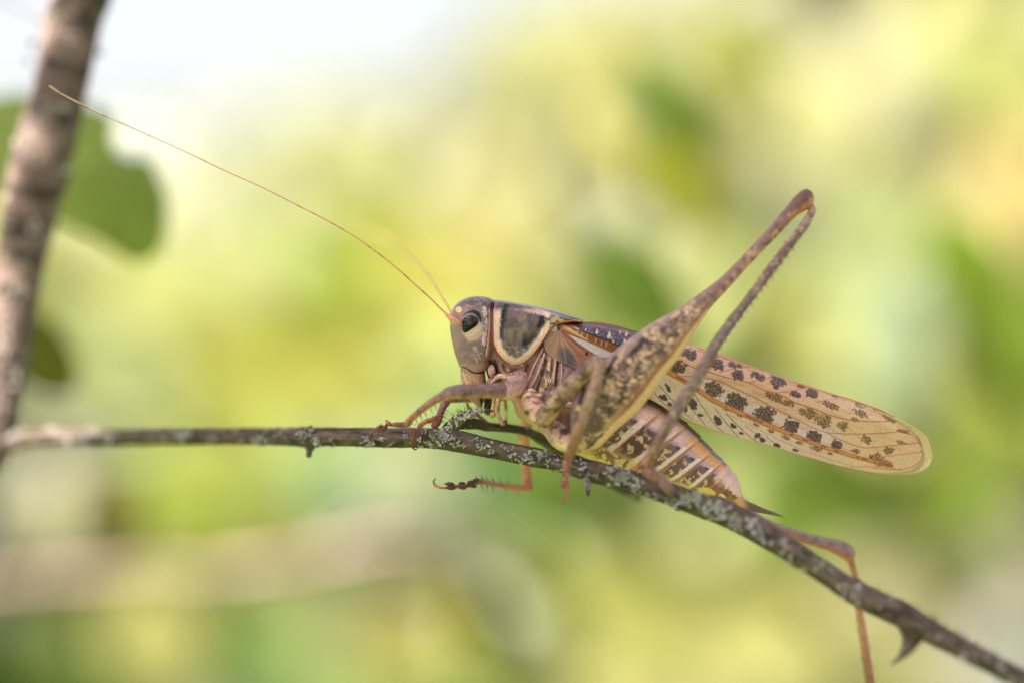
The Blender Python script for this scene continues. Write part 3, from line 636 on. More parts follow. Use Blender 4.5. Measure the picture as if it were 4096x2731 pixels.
# ---- body: head, thorax and abdomen in one mesh ---------------------------------
def head_paint(X, Y):
    C = C0(X, (138, 115, 112))
    C = mix(C, (98, 84, 84), ss(1262, 1205, Y)*1.0)
    C = mix(C, (152, 118, 100), 0.8*ss(1330, 1380, Y)*ss(1880, 1830, X))
    C = mix(C, (120, 102, 108), 0.8*ell(X, Y, 1885, 1420, 60, 75))
    C = mix(C, (150, 128, 104), 0.6*ss(0.50, 0.64, fbm(X, Y*1.6, 13, 4, 2))*ss(1262, 1235, Y)*ss(1830, 1870, X))
    C = mix(C, (152, 130, 108), 0.5*ss(0.50, 0.66, fbm(X, Y, 8, 3, 5))*ss(1370, 1420, Y))
    for x, y, a, b in [(1898, 1392, 9, 7), (1905, 1400, 6, 9), (1908, 1440, 7, 9), (1902, 1434, 6, 4), (1919, 1431, 5, 6), (1914, 1418, 5, 4), (1875, 1362, 8, 5), (1868, 1372, 5, 4), (1890, 1420, 4, 4), (1925, 1412, 4, 5)]:
        C = mix(C, (172, 150, 118), 0.7*inpoly(X, Y, [(x-a, y), (x, y-b), (x+a, y), (x, y+b)], 3, warp=4, wsc=6))
    # yellow orbit behind and below the eye, black above it
    C = mix(C, (204, 180, 146), 0.62*ell(X, Y, 1893, 1318, 40, 46, 20, .22)*ss(1290, 1320, Y+0.3*(X-1880)))
    C = mix(C, (34, 28, 26), inpoly(X, Y, [(1842, 1266), (1868, 1248), (1892, 1240), (1915, 1248), (1925, 1270), (1924, 1290), (1905, 1262), (1880, 1252)], 7))
    C = mix(C, (158, 112, 90), 0.85*ell(X, Y, 1822, 1262, 26, 22, -20, .4))
    C = mix(C, (226, 182, 128), ell(X, Y, 1835, 1239, 12, 12, 0, .15))
    C = mix(C, (128, 104, 96), 0.7*ss(1812, 1802, X)*ss(1280, 1300, Y))
    # pale pitted strip, suture and flushed hind border
    C = mix(C, (206, 186, 192), 0.8*stroke(X, Y, [(1936, 1236), (1943, 1262), (1945, 1300), (1940, 1340), (1934, 1375)], 9, 8)*ss(0.36, 0.5, fbm(X, Y, 6, 2, 8)))
    C = mix(C, (186, 138, 122), 0.9*ss(1953, 1964, X+(Y-1300)*0.10)*ss(1230, 1260, Y))
    C = mix(C, (150, 84, 58), 0.8*ss(1400, 1450, Y)*ss(1935, 1955, X+(Y-1420)*0.3))
    C = mix(C, (226, 188, 170), 0.8*stroke(X, Y, [(1957, 1235), (1957, 1300), (1952, 1360), (1944, 1420)], 1.6, 2))
    C = mix(C, (110, 62, 48), 0.8*stroke(X, Y, [(1953, 1240), (1953, 1300), (1948, 1360)], 1.3, 2))
    C = mix(C, (170, 128, 112), 0.8*ss(1446, 1466, Y))
    C = mix(C, (72, 34, 22), stroke(X, Y, [(1838, 1471), (1856, 1469), (1875, 1479), (1895, 1491), (1925, 1490), (1940, 1484)], 2.6, 3))
    C = mix(C, (182, 140, 116), 0.8*ss(1492, 1500, Y))
    C = mix(C, (150, 112, 92), 0.5*ss(0.5, 0.6, fbm(X, Y, 9, 3, 12))*ss(1494, 1500, Y))
    C = mix(C, (214, 178, 140), 0.8*stroke(X, Y, [(1852, 1490), (1866, 1525), (1882, 1565), (1895, 1590), (1922, 1630)], 2.2, 3))
    C = mix(C, (64, 26, 16), inpoly(X, Y, [(1912, 1575), (1945, 1560), (1960, 1600), (1930, 1640), (1924, 1612)], 8))
    C = mix(C, (36, 20, 14), ss(1934, 1946, X)*ss(1505, 1520, Y)*ss(1548, 1538, Y))
    return C*(0.90+0.2*fbm(X, Y, 5, 3, 40))[..., None]
hs = [(1916, 1185, 1918, 1186, 8, 0), (1880, 1189, 1952, 1191, 62, 0), (1845, 1203, 1973, 1208, 95, 0), (1822, 1222, 1977, 1238, 112, 0), (1804, 1250, 1977, 1270, 122, 0), (1799, 1280, 1976, 1310, 127, 0), (1801, 1320, 1975, 1345, 128, 0), (1808, 1365, 1972, 1385, 126, 0),
      (1820, 1415, 1963, 1432, 120, 0), (1832, 1450, 1953, 1464, 112, 0), (1840, 1475, 1942, 1487, 102, 0), (1843, 1495, 1940, 1500, 92, 0), (1849, 1530, 1944, 1530, 80, 0), (1858, 1565, 1940, 1560, 66, 0), (1874, 1593, 1934, 1596, 46, 0), (1898, 1614, 1930, 1618, 26, 0), (1920, 1634, 1926, 1635, 6, 0)]
hs = [(a, b, c+(9 if 2 <= i <= 9 else 0), d, w*1.04, e) for i, (a, b, c, d, w, e) in enumerate(hs)]
Vh, v, sid = loft(hs, 420, 260, 2.5)
X, Y = pxy(Vh)
h = -5*stroke(X, Y, [(1838, 1471), (1856, 1469), (1875, 1479), (1895, 1491), (1925, 1490), (1942, 1484)], 3, 5)
h += -3*stroke(X, Y, [(1953, 1236), (1953, 1300), (1948, 1360), (1940, 1425)], 1.5, 4)+2.0*stroke(X, Y, [(1960, 1236), (1960, 1300), (1956, 1360), (1948, 1430)], 2.5, 5)
h += 3*ell(X, Y, 1835, 1239, 13, 13, 0, .4)+5*ell(X, Y, 1882, 1298, 50, 56, 20, .25)-4*ell(X, Y, 1822, 1285, 24, 20, 0, .5)
h += 1.6*(fbm(X, Y, 22, 3, 3)-0.5)+1.0*(fbm(X, Y, 6, 2, 4)-0.5)*ss(1925, 1935, X)*ss(1960, 1950, X)*3
h += 3*ss(1488, 1500, Y)*ell(X, Y, 1890, 1520, 60, 40, 0, .5)
Vh = push(Vh, h); X, Y = pxy(Vh)
body = Geo(); add_grid(body, Vh, head_paint(X, Y)*CAL)

ab = [(1940, 1300, 1940, 1470, 50, 0), (1954, 1290, 1954, 1515, 84, 0), (1972, 1285, 1975, 1540, 98, 0), (1995, 1280, 1998, 1560, 106, 0), (2030, 1270, 2022, 1575, 114, 0), (2080, 1275, 2052, 1612, 122, 0), (2150, 1285, 2072, 1662, 130, 0), (2240, 1310, 2127, 1699, 136, 0), (2340, 1380, 2174, 1733, 136, 0), (2450, 1480, 2214, 1768, 136, 0),
      (2550, 1565, 2292, 1810, 136, 0), (2655, 1627, 2395, 1848, 134, 0), (2752, 1694, 2492, 1890, 126, 0), (2804, 1746, 2578, 1922, 114, 0), (2852, 1797, 2655, 1950, 102, 0), (2893, 1838, 2740, 1972, 88, 0), (2923, 1873, 2808, 1987, 72, 0), (2945, 1908, 2862, 1996, 56, 0), (2960, 1950, 2905, 2000, 38, 0), (2968, 1984, 2945, 2006, 12, 0)]
Va, v, sid = loft(ab, 900, 320, 2.2)
X, Y = pxy(Va)
RIDGE = [([(2172, 1392), (2140, 1455), (2118, 1505), (2100, 1552)], 5, 6), ([(2178, 1415), (2160, 1468), (2138, 1520), (2112, 1560)], 6, 7), ([(2224, 1420), (2219, 1470), (2212, 1530)], 6, 7), ([(2246, 1455), (2246, 1510), (2238, 1560)], 4, 5), ([(2090, 1500), (2084, 1545), (2064, 1590)], 6, 5), ([(2030, 1475), (2050, 1500), (2080, 1505)], 6, 5)]
GROOVE = [([(2182, 1440), (2170, 1490), (2150, 1560)], 5, 8), ([(2110, 1460), (2102, 1500), (2096, 1540)], 5, 7), ([(2232, 1430), (2228, 1490), (2222, 1560)], 4, 7), ([(2208, 1440), (2206, 1500), (2190, 1550)], 3, 5), ([(2010, 1460), (2025, 1490), (2060, 1480)], 4, 6)]
def thorax_paint(X, Y):
    C = C0(X, (158, 116, 98))
    C = mix(C, (126, 96, 94), 0.7*ss(0.42, 0.6, fbm(X, Y, 26, 3, 6)))
    C = mix(C, (186, 146, 112), 0.6*ss(0.55, 0.7, fbm(X, Y, 14, 3, 7)))
    C = mix(C, (108, 62, 42), ss(1470, 1400, Y)*ss(2060, 2000, X))
    C = mix(C, (70, 32, 22), inpoly(X, Y, [(1948, 1440), (1985, 1440), (1996, 1480), (2012, 1500), (1996, 1540), (1945, 1560), (1940, 1500)], 12))
    C = mix(C, (176, 150, 120), 0.7*ell(X, Y, 2038, 1500, 30, 22, 30, .4))
    C = mix(C, (206, 178, 112), inpoly(X, Y, [(2176, 1438), (2212, 1452), (2210, 1500), (2194, 1548), (2158, 1566), (2160, 1500)], 4))
    C = mix(C, (104, 88, 98), inpoly(X, Y, [(2176, 1438), (2212, 1452), (2210, 1500), (2194, 1548), (2158, 1566), (2160, 1500)], 4)*ss(0.5, 0.56, fbm(X, Y, 14, 3, 17)))
    C = mix(C, (150, 122, 128), 0.8*inpoly(X, Y, [(2240, 1465), (2300, 1465), (2300, 1560), (2235, 1570)], 12))
    C = mix(C, (120, 62, 34), 0.9*inpoly(X, Y, [(2090, 1450), (2130, 1425), (2165, 1385), (2182, 1400), (2150, 1445), (2120, 1500), (2104, 1540), (2096, 1500)], 10))
    C = mix(C, (96, 62, 54), 0.8*inpoly(X, Y, [(2012, 1440), (2040, 1462), (2085, 1462), (2090, 1480), (2050, 1488), (2020, 1470)], 12))
    C = mix(C, (120, 92, 88), 0.8*ss(0.5, 0.6, fbm(X*1.4, Y*0.6, 12, 3, 19)))
    for p, w, a in RIDGE: C = mix(C, (206, 164, 148), 0.75*stroke(X, Y, p, w*0.5, 5))
    for p, w, a in GROOVE: C = mix(C, (96, 44, 26), 0.85*stroke(X, Y, p, w*0.7, 4))
    C = mix(C, (228, 196, 172), ell(X, Y, 2198, 1522, 6, 10, 10, .3))
    # straw coloured underside
    d, t = dpoly(X, Y, [(2022, 1575), (2052, 1612), (2072, 1662), (2127, 1699), (2174, 1733), (2232, 1781), (2330, 1832), (2480, 1880)])
    C = mix(C, (192, 150, 112), ss(75, 20, d)*0.8); C = mix(C, (204, 168, 100), ss(44, 8, d)*ss(2090, 2180, X)*.8)
    return C
EDGE = {}
def abdomen_paint(X, Y, v, s):
    f = s-np.floor(s); k = np.floor(s)
    C = C0(X, (176, 128, 108))
    dark = ss(0.10, 0.2, f)*ss(0.90, 0.80, f)*ss(0.27, 0.34, v+0.06*(fbm(X, Y, 16, 3, 31)-.5))*ss(0.80, 0.74, v)
    C = mix(C, (120, 94, 94), dark)
    nb = fbm(X, Y, 17, 3, 33)
    C = mix(C, (200, 168, 118), dark*0.85*ss(0.56, 0.60, nb)*ss(0.36, 0.46, v))
    C = mix(C, (178, 148, 148), ss(0.2, 0.25, v)*ss(0.36, 0.3, v)*0.9)
    C = mix(C, (228, 168, 108), ss(0.055, 0.075, v)*ss(0.25, 0.19, v+0.03*(nb-.5))*ss(12.2, 13.0, s)); C = mix(C, (206, 172, 166), ss(0.05, 0.07, v)*ss(0.3, 0.25, v)*ss(13.0, 12.2, s)*0.9)
    C = mix(C, (136, 128, 150), ss(0.065, 0.05, v))
    C = mix(C, (90, 70, 84), ell(v*100, f*10, 33, 6.2, 2.4, 1.6, 0, .3))
    fs = f+0.07*(fbm(X, Y, 14, 3, 36)-.5)
    C = mix(C, (232, 212, 204), 0.9*ss(0.70, 0.80, fs)*ss(0.985, 0.94, fs)*ss(0.24, 0.28, v)*ss(0.86, 0.8, v))
    C = mix(C, (240, 190, 140), ss(0.84, 0.87, f)*ss(0.985, 0.95, f)*ss(0.06, 0.08, v)*ss(0.28, 0.24, v)*0.8)
    C = mix(C, (168, 106, 80), ss(0.16, 0.08, f)*ss(0.06, 0.2, v)*0.8)
    C = mix(C, (206, 172, 122), ss(0.76, 0.84, v)); C = mix(C, (124, 86, 72), ss(0.76, 0.84, v)*ss(0.48, 0.56, fbm(X, Y, 16, 3, 35))*0.9)
    C = mix(C, (210, 176, 108), ss(0.92, 0.97, v)*0.6)
    first = ss(11.9, 11.5, s)                              # the big foremost plate in view
    C = mix(C, (96, 72, 74), first*ss(0.30, 0.36, v)*ss(0.72, 0.66, v)*ss(0.88, 0.8, f)*0.9*(1-ss(0.57, 0.60, nb)))
    tail = ss(15.3, 15.7, s)
    C = mix(C, (222, 184, 178), tail*ss(0.5, 0.4, v)); C = mix(C, (146, 92, 66), tail*ss(0.45, 0.55, v)*0.9); C = mix(C, (176, 132, 128), tail*0.7*ell(X, Y, 2880, 1930, 26, 16, 30, .4))
    C = mix(C, (216, 182, 84), inpoly(X, Y, [(2790, 1950), (2830, 1948), (2862, 1968), (2850, 1984), (2800, 1990)], 6))
    return C
h = 5.5*(sid-np.floor(sid)-0.5)*ss(10.7, 11.3, sid)*ss(0.9, 0.7, v)*ss(18.5, 17, sid)
fr = sid-np.floor(sid); h = h*(1-0*fr)
for p, w, a in RIDGE: h = h+a*stroke(X, Y, p, w, 8)
for p, w, a in GROOVE: h = h-a*stroke(X, Y, p, w, 7)
h = h+2.2*(fbm(X, Y, 30, 3, 61)-0.5)+5*(fbm(X, Y, 34, 2, 66)-0.5)*ss(2300, 2200, X)*ss(1440, 1500, Y)
h = h+4*ell(X, Y, 2198, 1522, 8, 12, 10, .4)
Va = push(Va, h); X, Y = pxy(Va)
w = ss(10.3, 10.8, sid)[..., None]
C = thorax_paint(X, Y)*(1-w)+abdomen_paint(X, Y, v, sid)*w
C = C*(0.9+0.2*fbm(X, Y, 6, 3, 71))[..., None]
add_grid(body, Va, C*CAL)
body.build('body', m_cut, cricket)

# ---- compound eyes, each with an orange rim ---------------------------------------
EYE = [(1887, 1252), (1909, 1261), (1920, 1281), (1914, 1303), (1888, 1326), (1858, 1343), (1846, 1334), (1841, 1308), (1843, 1282), (1858, 1262)]
def eye_paint(X, Y):
    C = C0(X, (14, 11, 12))
    st = ss(0.54, 0.64, fbm(X*0.22, Y+0.12*X, 3.2, 2, 5))
    C = mix(C, (138, 122, 96), st*ss(1900, 1872, X)*ss(1325, 1300, Y)*0.5)
    C = mix(C, (206, 184, 110), 0.8*ss(7, 2, dpoly(X, Y, [(1862, 1262), (1886, 1255), (1904, 1262)])[0]))
    C = mix(C, (70, 58, 78), 0.6*ell(X, Y, 1908, 1280, 12, 18, -20, .5))
    return C
for sgn in (1, -1):
    g = Geo(); V = inflate(g, EYE, -0.315, 0.125, 26, 80, 0.55, eye_paint, lean=(-0.10, 0))
    if sgn < 0:
        for a in g.V: a[:, 1] *= -1
        g.F = [f[:, ::-1] for f in g.F]
    e = g.build('eye', m_eye, cricket)
    g = Geo(); o = V[1]*np.array([1, sgn, 1]); o = np.concatenate([o, o[:2]])
    o = spline(o, 100); rad = 2.4*S*np.ones((100, 1))
    add_grid(g, tube(np.concatenate([o+[0, 0.004*sgn, 0], rad], 1), 100, 8), lin((150, 84, 44))*CAL, cap=False)
    link('eye_rim', g.mesh('eye_rim', m_cut), None).parent = e      # the eye already carries the offset

# ---- antennae ------------------------------------------------------------------------
def paint_tube(V, fn):
    X, Y = pxy(V); return fn(X, Y)*CAL
def antenna(base, flag, far=False):
    g = Geo()
    V = tube(ppath(base), 60, 24); X, Y = pxy(V); V = push(V, 1.6*(fbm(X, Y, 8, 2, 3)-0.5))
    add_grid(g, V, (mix(C0(X, (204, 140, 112)), (232, 190, 170), 0.6*ss(0.5, 0.7, fbm(X, Y, 9, 2, 2))))*CAL)
    a = g.build('antenna', m_cut, cricket)
    g = Geo(); q = ppath(flag); q[:, 3] *= 0.82; n = 620; V = tube(q, n, 8)
    t = np.linspace(0, 1, n)[:, None]*np.ones((1, 8)); ring = 0.5+0.5*np.cos(t*2*np.pi*190)
    V = push(V, 0.35*ring*(1-t)); C = mix(C0(t, (200, 148, 104)), (166, 104, 66), ring*0.6)
    C = mix(C, (196, 160, 130), ss(0.35, 1.0, t)); C = mix(C, (150, 96, 60), 0.6*ss(0.6, 0.7, fbm(t*900, t*0, 14, 2, 1)))
    add_grid(g, V, C*CAL); g2 = g.mesh('flagellum', m_cut); o = bpy.data.objects.new('flagellum', g2); scene.collection.objects.link(o); o.parent = a
    return a
antenna([(1846, 1300, -.30, 7), (1836, 1296, -.335, 12), (1824, 1289, -.365, 12), (1812, 1280, -.385, 13), (1802, 1273, -.395, 11), (1794, 1265, -.40, 7), (1787, 1259, -.40, 7), (1781, 1252, -.40, 5)],
        [(1786, 1257, -.40, 4.6), (1755, 1227, -.40, 4.0), (1721, 1193, -.40, 3.9), (1651, 1130, -.40, 3.8), (1605, 1088, -.40, 3.6), (1545, 1038, -.39, 3.4), (1475, 986, -.39, 3.2), (1405, 938, -.38, 3.1), (1300, 878, -.36, 2.9), (1180, 817, -.33, 2.7), (1045, 749, -.3, 2.6), (900, 684, -.22, 2.6), (749, 612, -.1, 2.5), (600, 545, .05, 2.6), (421, 464, .2, 3.0), (330, 420, .2, 3.4), (258, 383, .2, 3.2), (196, 344, .2, 3.6)])
antenna([(1846, 1300, .30, 7), (1836, 1292, .335, 12), (1822, 1278, .365, 12), (1812, 1262, .385, 11), (1806, 1252, .40, 7)],
        [(1806, 1252, .40, 4.4), (1786, 1215, .55, 4.2), (1756, 1165, .8, 4), (1721, 1110, 1.3, 4), (1668, 1050, 2.2, 4), (1616, 1002, 3.2, 3.8), (1563, 965, 4.4, 3.6), (1510, 940, 5.8, 3.4), (1468, 924, 7.2, 3.2), (1400, 900, 9.0, 3), (1300, 870, 11.5, 2.6), (1150, 835, 15, 2)])

# ---- pronotum -------------------------------------------------------------------------
PO = [(1980, 1199), (2037, 1207), (2101, 1217), (2165, 1230), (2228, 1249), (2292, 1268), (2331, 1281), (2330, 1288), (2276, 1287), (2241, 1294), (2212, 1307), (2193, 1330), (2177, 1355), (2158, 1384), (2133, 1419), (2101, 1448), (2069, 1461), (2043, 1459), (2011, 1438), (1986, 1405), (1975, 1373), (1973, 1309), (1974, 1230)]
KEEL = [(1990, 1206), (2037, 1211), (2101, 1222), (2165, 1240), (2228, 1262), (2292, 1279), (2325, 1284)]
BAND1 = [(2024, 1226), (2020, 1245), (2014, 1268), (2009, 1293), (2004, 1325), (2001, 1356)]
BAND2 = [(2168, 1258), (2168, 1280), (2164, 1300), (2155, 1324), (2132, 1345), (2112, 1360), (2102, 1376)]
ps = [(1983, 1222, 1984, 1366, 108, 0), (1976, 1209, 1974, 1377, 130, 0), (1980, 1201, 1979, 1392, 139, 0), (1995, 1201, 1992, 1418, 139, 0), (2020, 1204, 2016, 1441, 143, 0), (2045, 1208, 2043, 1457, 145, 0), (2075, 1213, 2070, 1461, 147, 0), (2105, 1218, 2101, 1448, 148, 0), (2140, 1225, 2135, 1417, 150, 0), (2165, 1231, 2160, 1382, 153, 0), (2190, 1238, 2180, 1349, 156, 0), (2215, 1246, 2209, 1308, 158, 0), (2245, 1254, 2241, 1294, 156, 0), (2280, 1265, 2276, 1287, 142, 0), (2305, 1273, 2303, 1285, 115, 0), (2328, 1281, 2328, 1286, 60, 0)]
Vp, v, sid = loft(ps, 520, 380, 3.1, 7.0)
X, Y = pxy(Vp)
sd = sdpoly(X, Y, PO)
lower = ss(1215, 1235, Y)
rim = ss(7, 2, sd)
h = 3.5*ss(9, 3, sd)*ss(1225, 1250, Y)+3*stroke(X, Y, KEEL, 2, 5)
h -= 6*stroke(X, Y, BAND1, 7, 16)+5*stroke(X, Y, BAND2, 8, 18)
h += 6*(fbm(X, Y, 34, 3, 81)-0.5)*ss(16, 36, sd)+2.5*(fbm(X, Y*1.3, 11, 3, 82)-0.5)*ss(10, 26, sd)+4*ell(X, Y, 2085, 1300, 60, 46, 20, .6)
h += 1.6*np.sin(X*0.9+Y*0.5)*stroke(X, Y, BAND2, 10, 8)*ss(0.4, 0.6, fbm(X, Y, 9, 2, 83))
top = ss(2, -3, Y-np.interp(X, [p[0] for p in KEEL], [p[1] for p in KEEL]))
h += 0.8*(worley(X, Y*2, 6, 3)[0]-0.5)*top
Vp = push(Vp, h); X, Y = pxy(Vp)
def pro_paint(X, Y):
    sd = sdpoly(X, Y, PO)
    C = C0(X, (108, 90, 82)); n = fbm(X, Y, 20, 4, 91)
    C = mix(C, (92, 78, 80), ss(0.5, 0.66, n)); C = mix(C, (136, 114, 96), 0.65*ss(0.48, 0.34, n))
    C = mix(C, (154, 136, 110), 0.7*ss(0.50, 0.60, fbm(X, Y, 9, 3, 92))*ss(1360, 1400, Y))
    C = mix(C, (88, 74, 90), 0.8*ss(0.54, 0.6, fbm(X, Y, 10, 3, 93))*ss(1350, 1400, Y))
    C = mix(C, (176, 152, 112), 0.85*ss(0.42, 0.55, fbm(X*0.7, Y*1.5, 12, 3, 94))*ss(2168, 2185, X)*ss(1245, 1262, Y-0.1*(X-2200)))
    C = mix(C, (30, 27, 31), ss(9, -7, dpoly(X, Y, BAND1)[0]-10+11*(fbm(X, Y, 9, 2, 95)-.5)))
    C = mix(C, (30, 28, 33), ss(9, -7, dpoly(X, Y, BAND2)[0]-12+11*(fbm(X, Y, 9, 2, 96)-.5)))
    edge = ss(36, 18, sd+13*(fbm(X, Y, 9, 3, 97)-.5))*ss(1228, 1262, Y)*ss(2205, 2185, X)
    C = mix(C, (212, 184, 160), edge); C = mix(C, (196, 160, 156), edge*0.5*ss(0.5, 0.65, fbm(X, Y, 8, 3, 98)))
    C = mix(C, (226, 186, 150), 0.9*ss(14, 8, sd)*ss(1320, 1380, Y)*ss(2200, 2180, X))
    C = mix(C, (204, 132, 86), ss(6, 2.5, sd)*ss(1300, 1400, Y)); C = mix(C, (150, 92, 64), ss(3, 1, sd)*ss(1215, 1240, Y))
    C = mix(C, (196, 112, 52), ss(6.5, 3, dpoly(X, Y, [(2330, 1286), (2276, 1287), (2241, 1294), (2212, 1307), (2193, 1330)])[0]))
    k = np.interp(X, [p[0] for p in KEEL], [p[1] for p in KEEL])
    C = mix(C, (112, 104, 122), ss(3, -1, Y-k)*0.9); C = mix(C, (196, 180, 176), 0.5*stroke(X, Y, KEEL, 1.6, 2))
    return C*(0.88+0.24*fbm(X, Y, 5, 3, 99))[..., None]
g = Geo(); add_grid(g, Vp, pro_paint(X, Y)*CAL); g.build('pronotum', m_cut, cricket)

# ---- wings -----------------------------------------------------------------------------
A1 = lambda L: [(2550+x/1.96, 1350+y/1.96) for x, y in L]          # coordinates read off an enlarged detail
A2 = lambda L: [(2130+x/5.2275, 1230+y/5.2275) for x, y in L]
A3 = lambda L: [(2600+x/4.182, 1350+y/4.182) for x, y in L]
VEINS = [(A1([(300, 170), (450, 238), (560, 268), (700, 312), (870, 352), (1000, 412), (1120, 448), (1250, 512), (1400, 562), (1500, 602), (1650, 640), (1850, 656), (2050, 652)]), 2.6, (176, 96, 48)),
         (A1([(360, 300), (500, 308), (650, 345), (800, 412), (950, 482), (1100, 562), (1250, 640), (1400, 712), (1500, 742), (1700, 752), (1900, 746), (2160, 724)]), 2.4, (176, 96, 46)),
         (A1([(1480, 740), (1600, 800), (1750, 856), (1900, 852), (2100, 832), (2220, 820)]), 2.2, (180, 104, 48)), (A1([(1850, 936), (2000, 920), (2230, 890)]), 2.6, (196, 124, 56)),
         (A1([(640, 272), (760, 242), (860, 232), (950, 244)]), 2.0, (176, 92, 46)), (A1([(860, 352), (1000, 322), (1100, 300), (1190, 312)]), 2.0, (180, 98, 50)),
         (A1([(1090, 432), (1230, 412), (1340, 382), (1430, 398)]), 2.0, (180, 100, 54)), (A1([(1400, 505), (1540, 482), (1640, 492)]), 1.8, (180, 112, 70)),
         (A1([(400, 55), (640, 152), (860, 224), (1100, 300), (1400, 396), (1700, 492), (1900, 575)]), 2.6, (196, 122, 70)), (A1([(400, 85), (620, 145), (780, 190), (900, 234)]), 1.6, (180, 100, 66)),
         (A1([(1950, 600), (2080, 670), (2180, 750), (2228, 840), (2236, 900), (2215, 960), (2150, 1010), (2040, 1030), (1850, 1020)]), 2.4, (178, 116, 60)),
         (A1([(1620, 1010), (1800, 1010), (1960, 1010), (2060, 1040)]), 2.0, (196, 124, 56)), (A1([(900, 690), (1100, 790), (1300, 880), (1500, 945), (1700, 1000)]), 1.8, (200, 140, 96)), (A1([(700, 590), (900, 690)]), 1.4, (190, 130, 96)),
         (A3([(60, 900), (180, 1050), (330, 1180)]), 1.8, (104, 62, 44)), (A3([(150, 790), (300, 960), (420, 1090)]), 1.8, (130, 78, 50)), (A3([(610, 1090), (760, 1260), (930, 1460)]), 1.8, (104, 62, 44)), (A3([(740, 930), (900, 1180), (1080, 1440), (1250, 1600), (1330, 1690)]), 1.8, (120, 66, 44)),
         (A3([(1080, 1160), (1210, 1340), (1400, 1568), (1520, 1680), (1640, 1750)]), 1.8, (120, 66, 44)), (A1([(690, 590), (790, 690), (900, 790), (985, 832)]), 1.8, (116, 66, 46)), (A1([(850, 690), (940, 760), (1030, 810)]), 1.3, (170, 110, 80)), (A1([(1010, 770), (1060, 815), (1110, 850)]), 1.6, (110, 66, 46)),
         (A3([(340, 700), (400, 820), (450, 900)]), 1.0, (206, 166, 110)), (A3([(530, 1240), (640, 1310), (720, 1370)]), 1.2, (120, 74, 50)),
         (A1([(1500, 742), (1620, 860), (1700, 900)]), 1.2, (190, 120, 70)), (A1([(1150, 500), (1350, 650), (1500, 700)]), 0.9, (190, 130, 90)), (A1([(1540, 600), (1700, 690), (1800, 720)]), 0.9, (190, 130, 90)), (A1([(930, 480), (1200, 600), (1450, 690)]), 0.8, (190, 130, 100))]
SPOTS = [(395, 130, 66, 46), (320, 235, 66, 52), (620, 215, 56, 46), (745, 215, 34, 22), (800, 222, 26, 15), (790, 292, 52, 38), (950, 302, 56, 28), (1050, 290, 20, 12), (1100, 342, 60, 36), (1090, 385, 26, 20), (1290, 380, 42, 16), (1362, 432, 52, 38), (1240, 442, 46, 22), (1548, 456, 26, 12),
         (600, 405, 74, 58), (780, 500, 78, 62), (990, 600, 84, 64), (1200, 690, 64, 56), (1390, 772, 62, 46), (1560, 836, 46, 32)]
BROWN = [(1510, 530, 62, 30), (1350, 592, 76, 42), (1180, 512, 50, 32), (1080, 470, 76, 30), (1460, 650, 62, 46), (1610, 692, 46, 36), (1740, 530, 42, 22), (1750, 592, 62, 26), (1980, 630, 62, 28), (1800, 802, 52, 30), (1970, 882, 40, 28), (1720, 892, 38, 20), (1840, 940, 40, 22), (1895, 965, 90, 34), (1885, 920, 30, 20), (700, 566, 28, 10), (800, 612, 32, 10), (930, 682, 28, 12), (1050, 732, 32, 14), (1160, 782, 38, 17), (1270, 822, 28, 13), (1400, 868, 46, 18), (1510, 908, 28, 12), (1700, 640, 30, 18), (1900, 560, 50, 18), (2100, 740, 60, 14), (2070, 820, 40, 16), (960, 250, 30, 8)]
SOLID = [(240, 400, 16, 44, -28), (200, 465, 34, 28, 20), (250, 520, 20, 14, 20), (375, 560, 18, 22, 0), (432, 520, 26, 46, -30), (495, 606, 24, 16, 15), (628, 645, 26, 48, -35), (745, 686, 28, 20, 40), (812, 748, 18, 14, 0), (940, 765, 24, 24, -30), (980, 800, 26, 16, 30), (1095, 842, 28, 16, 25), (1240, 882, 28, 12, 20), (400, 470, 16, 12, 0)]
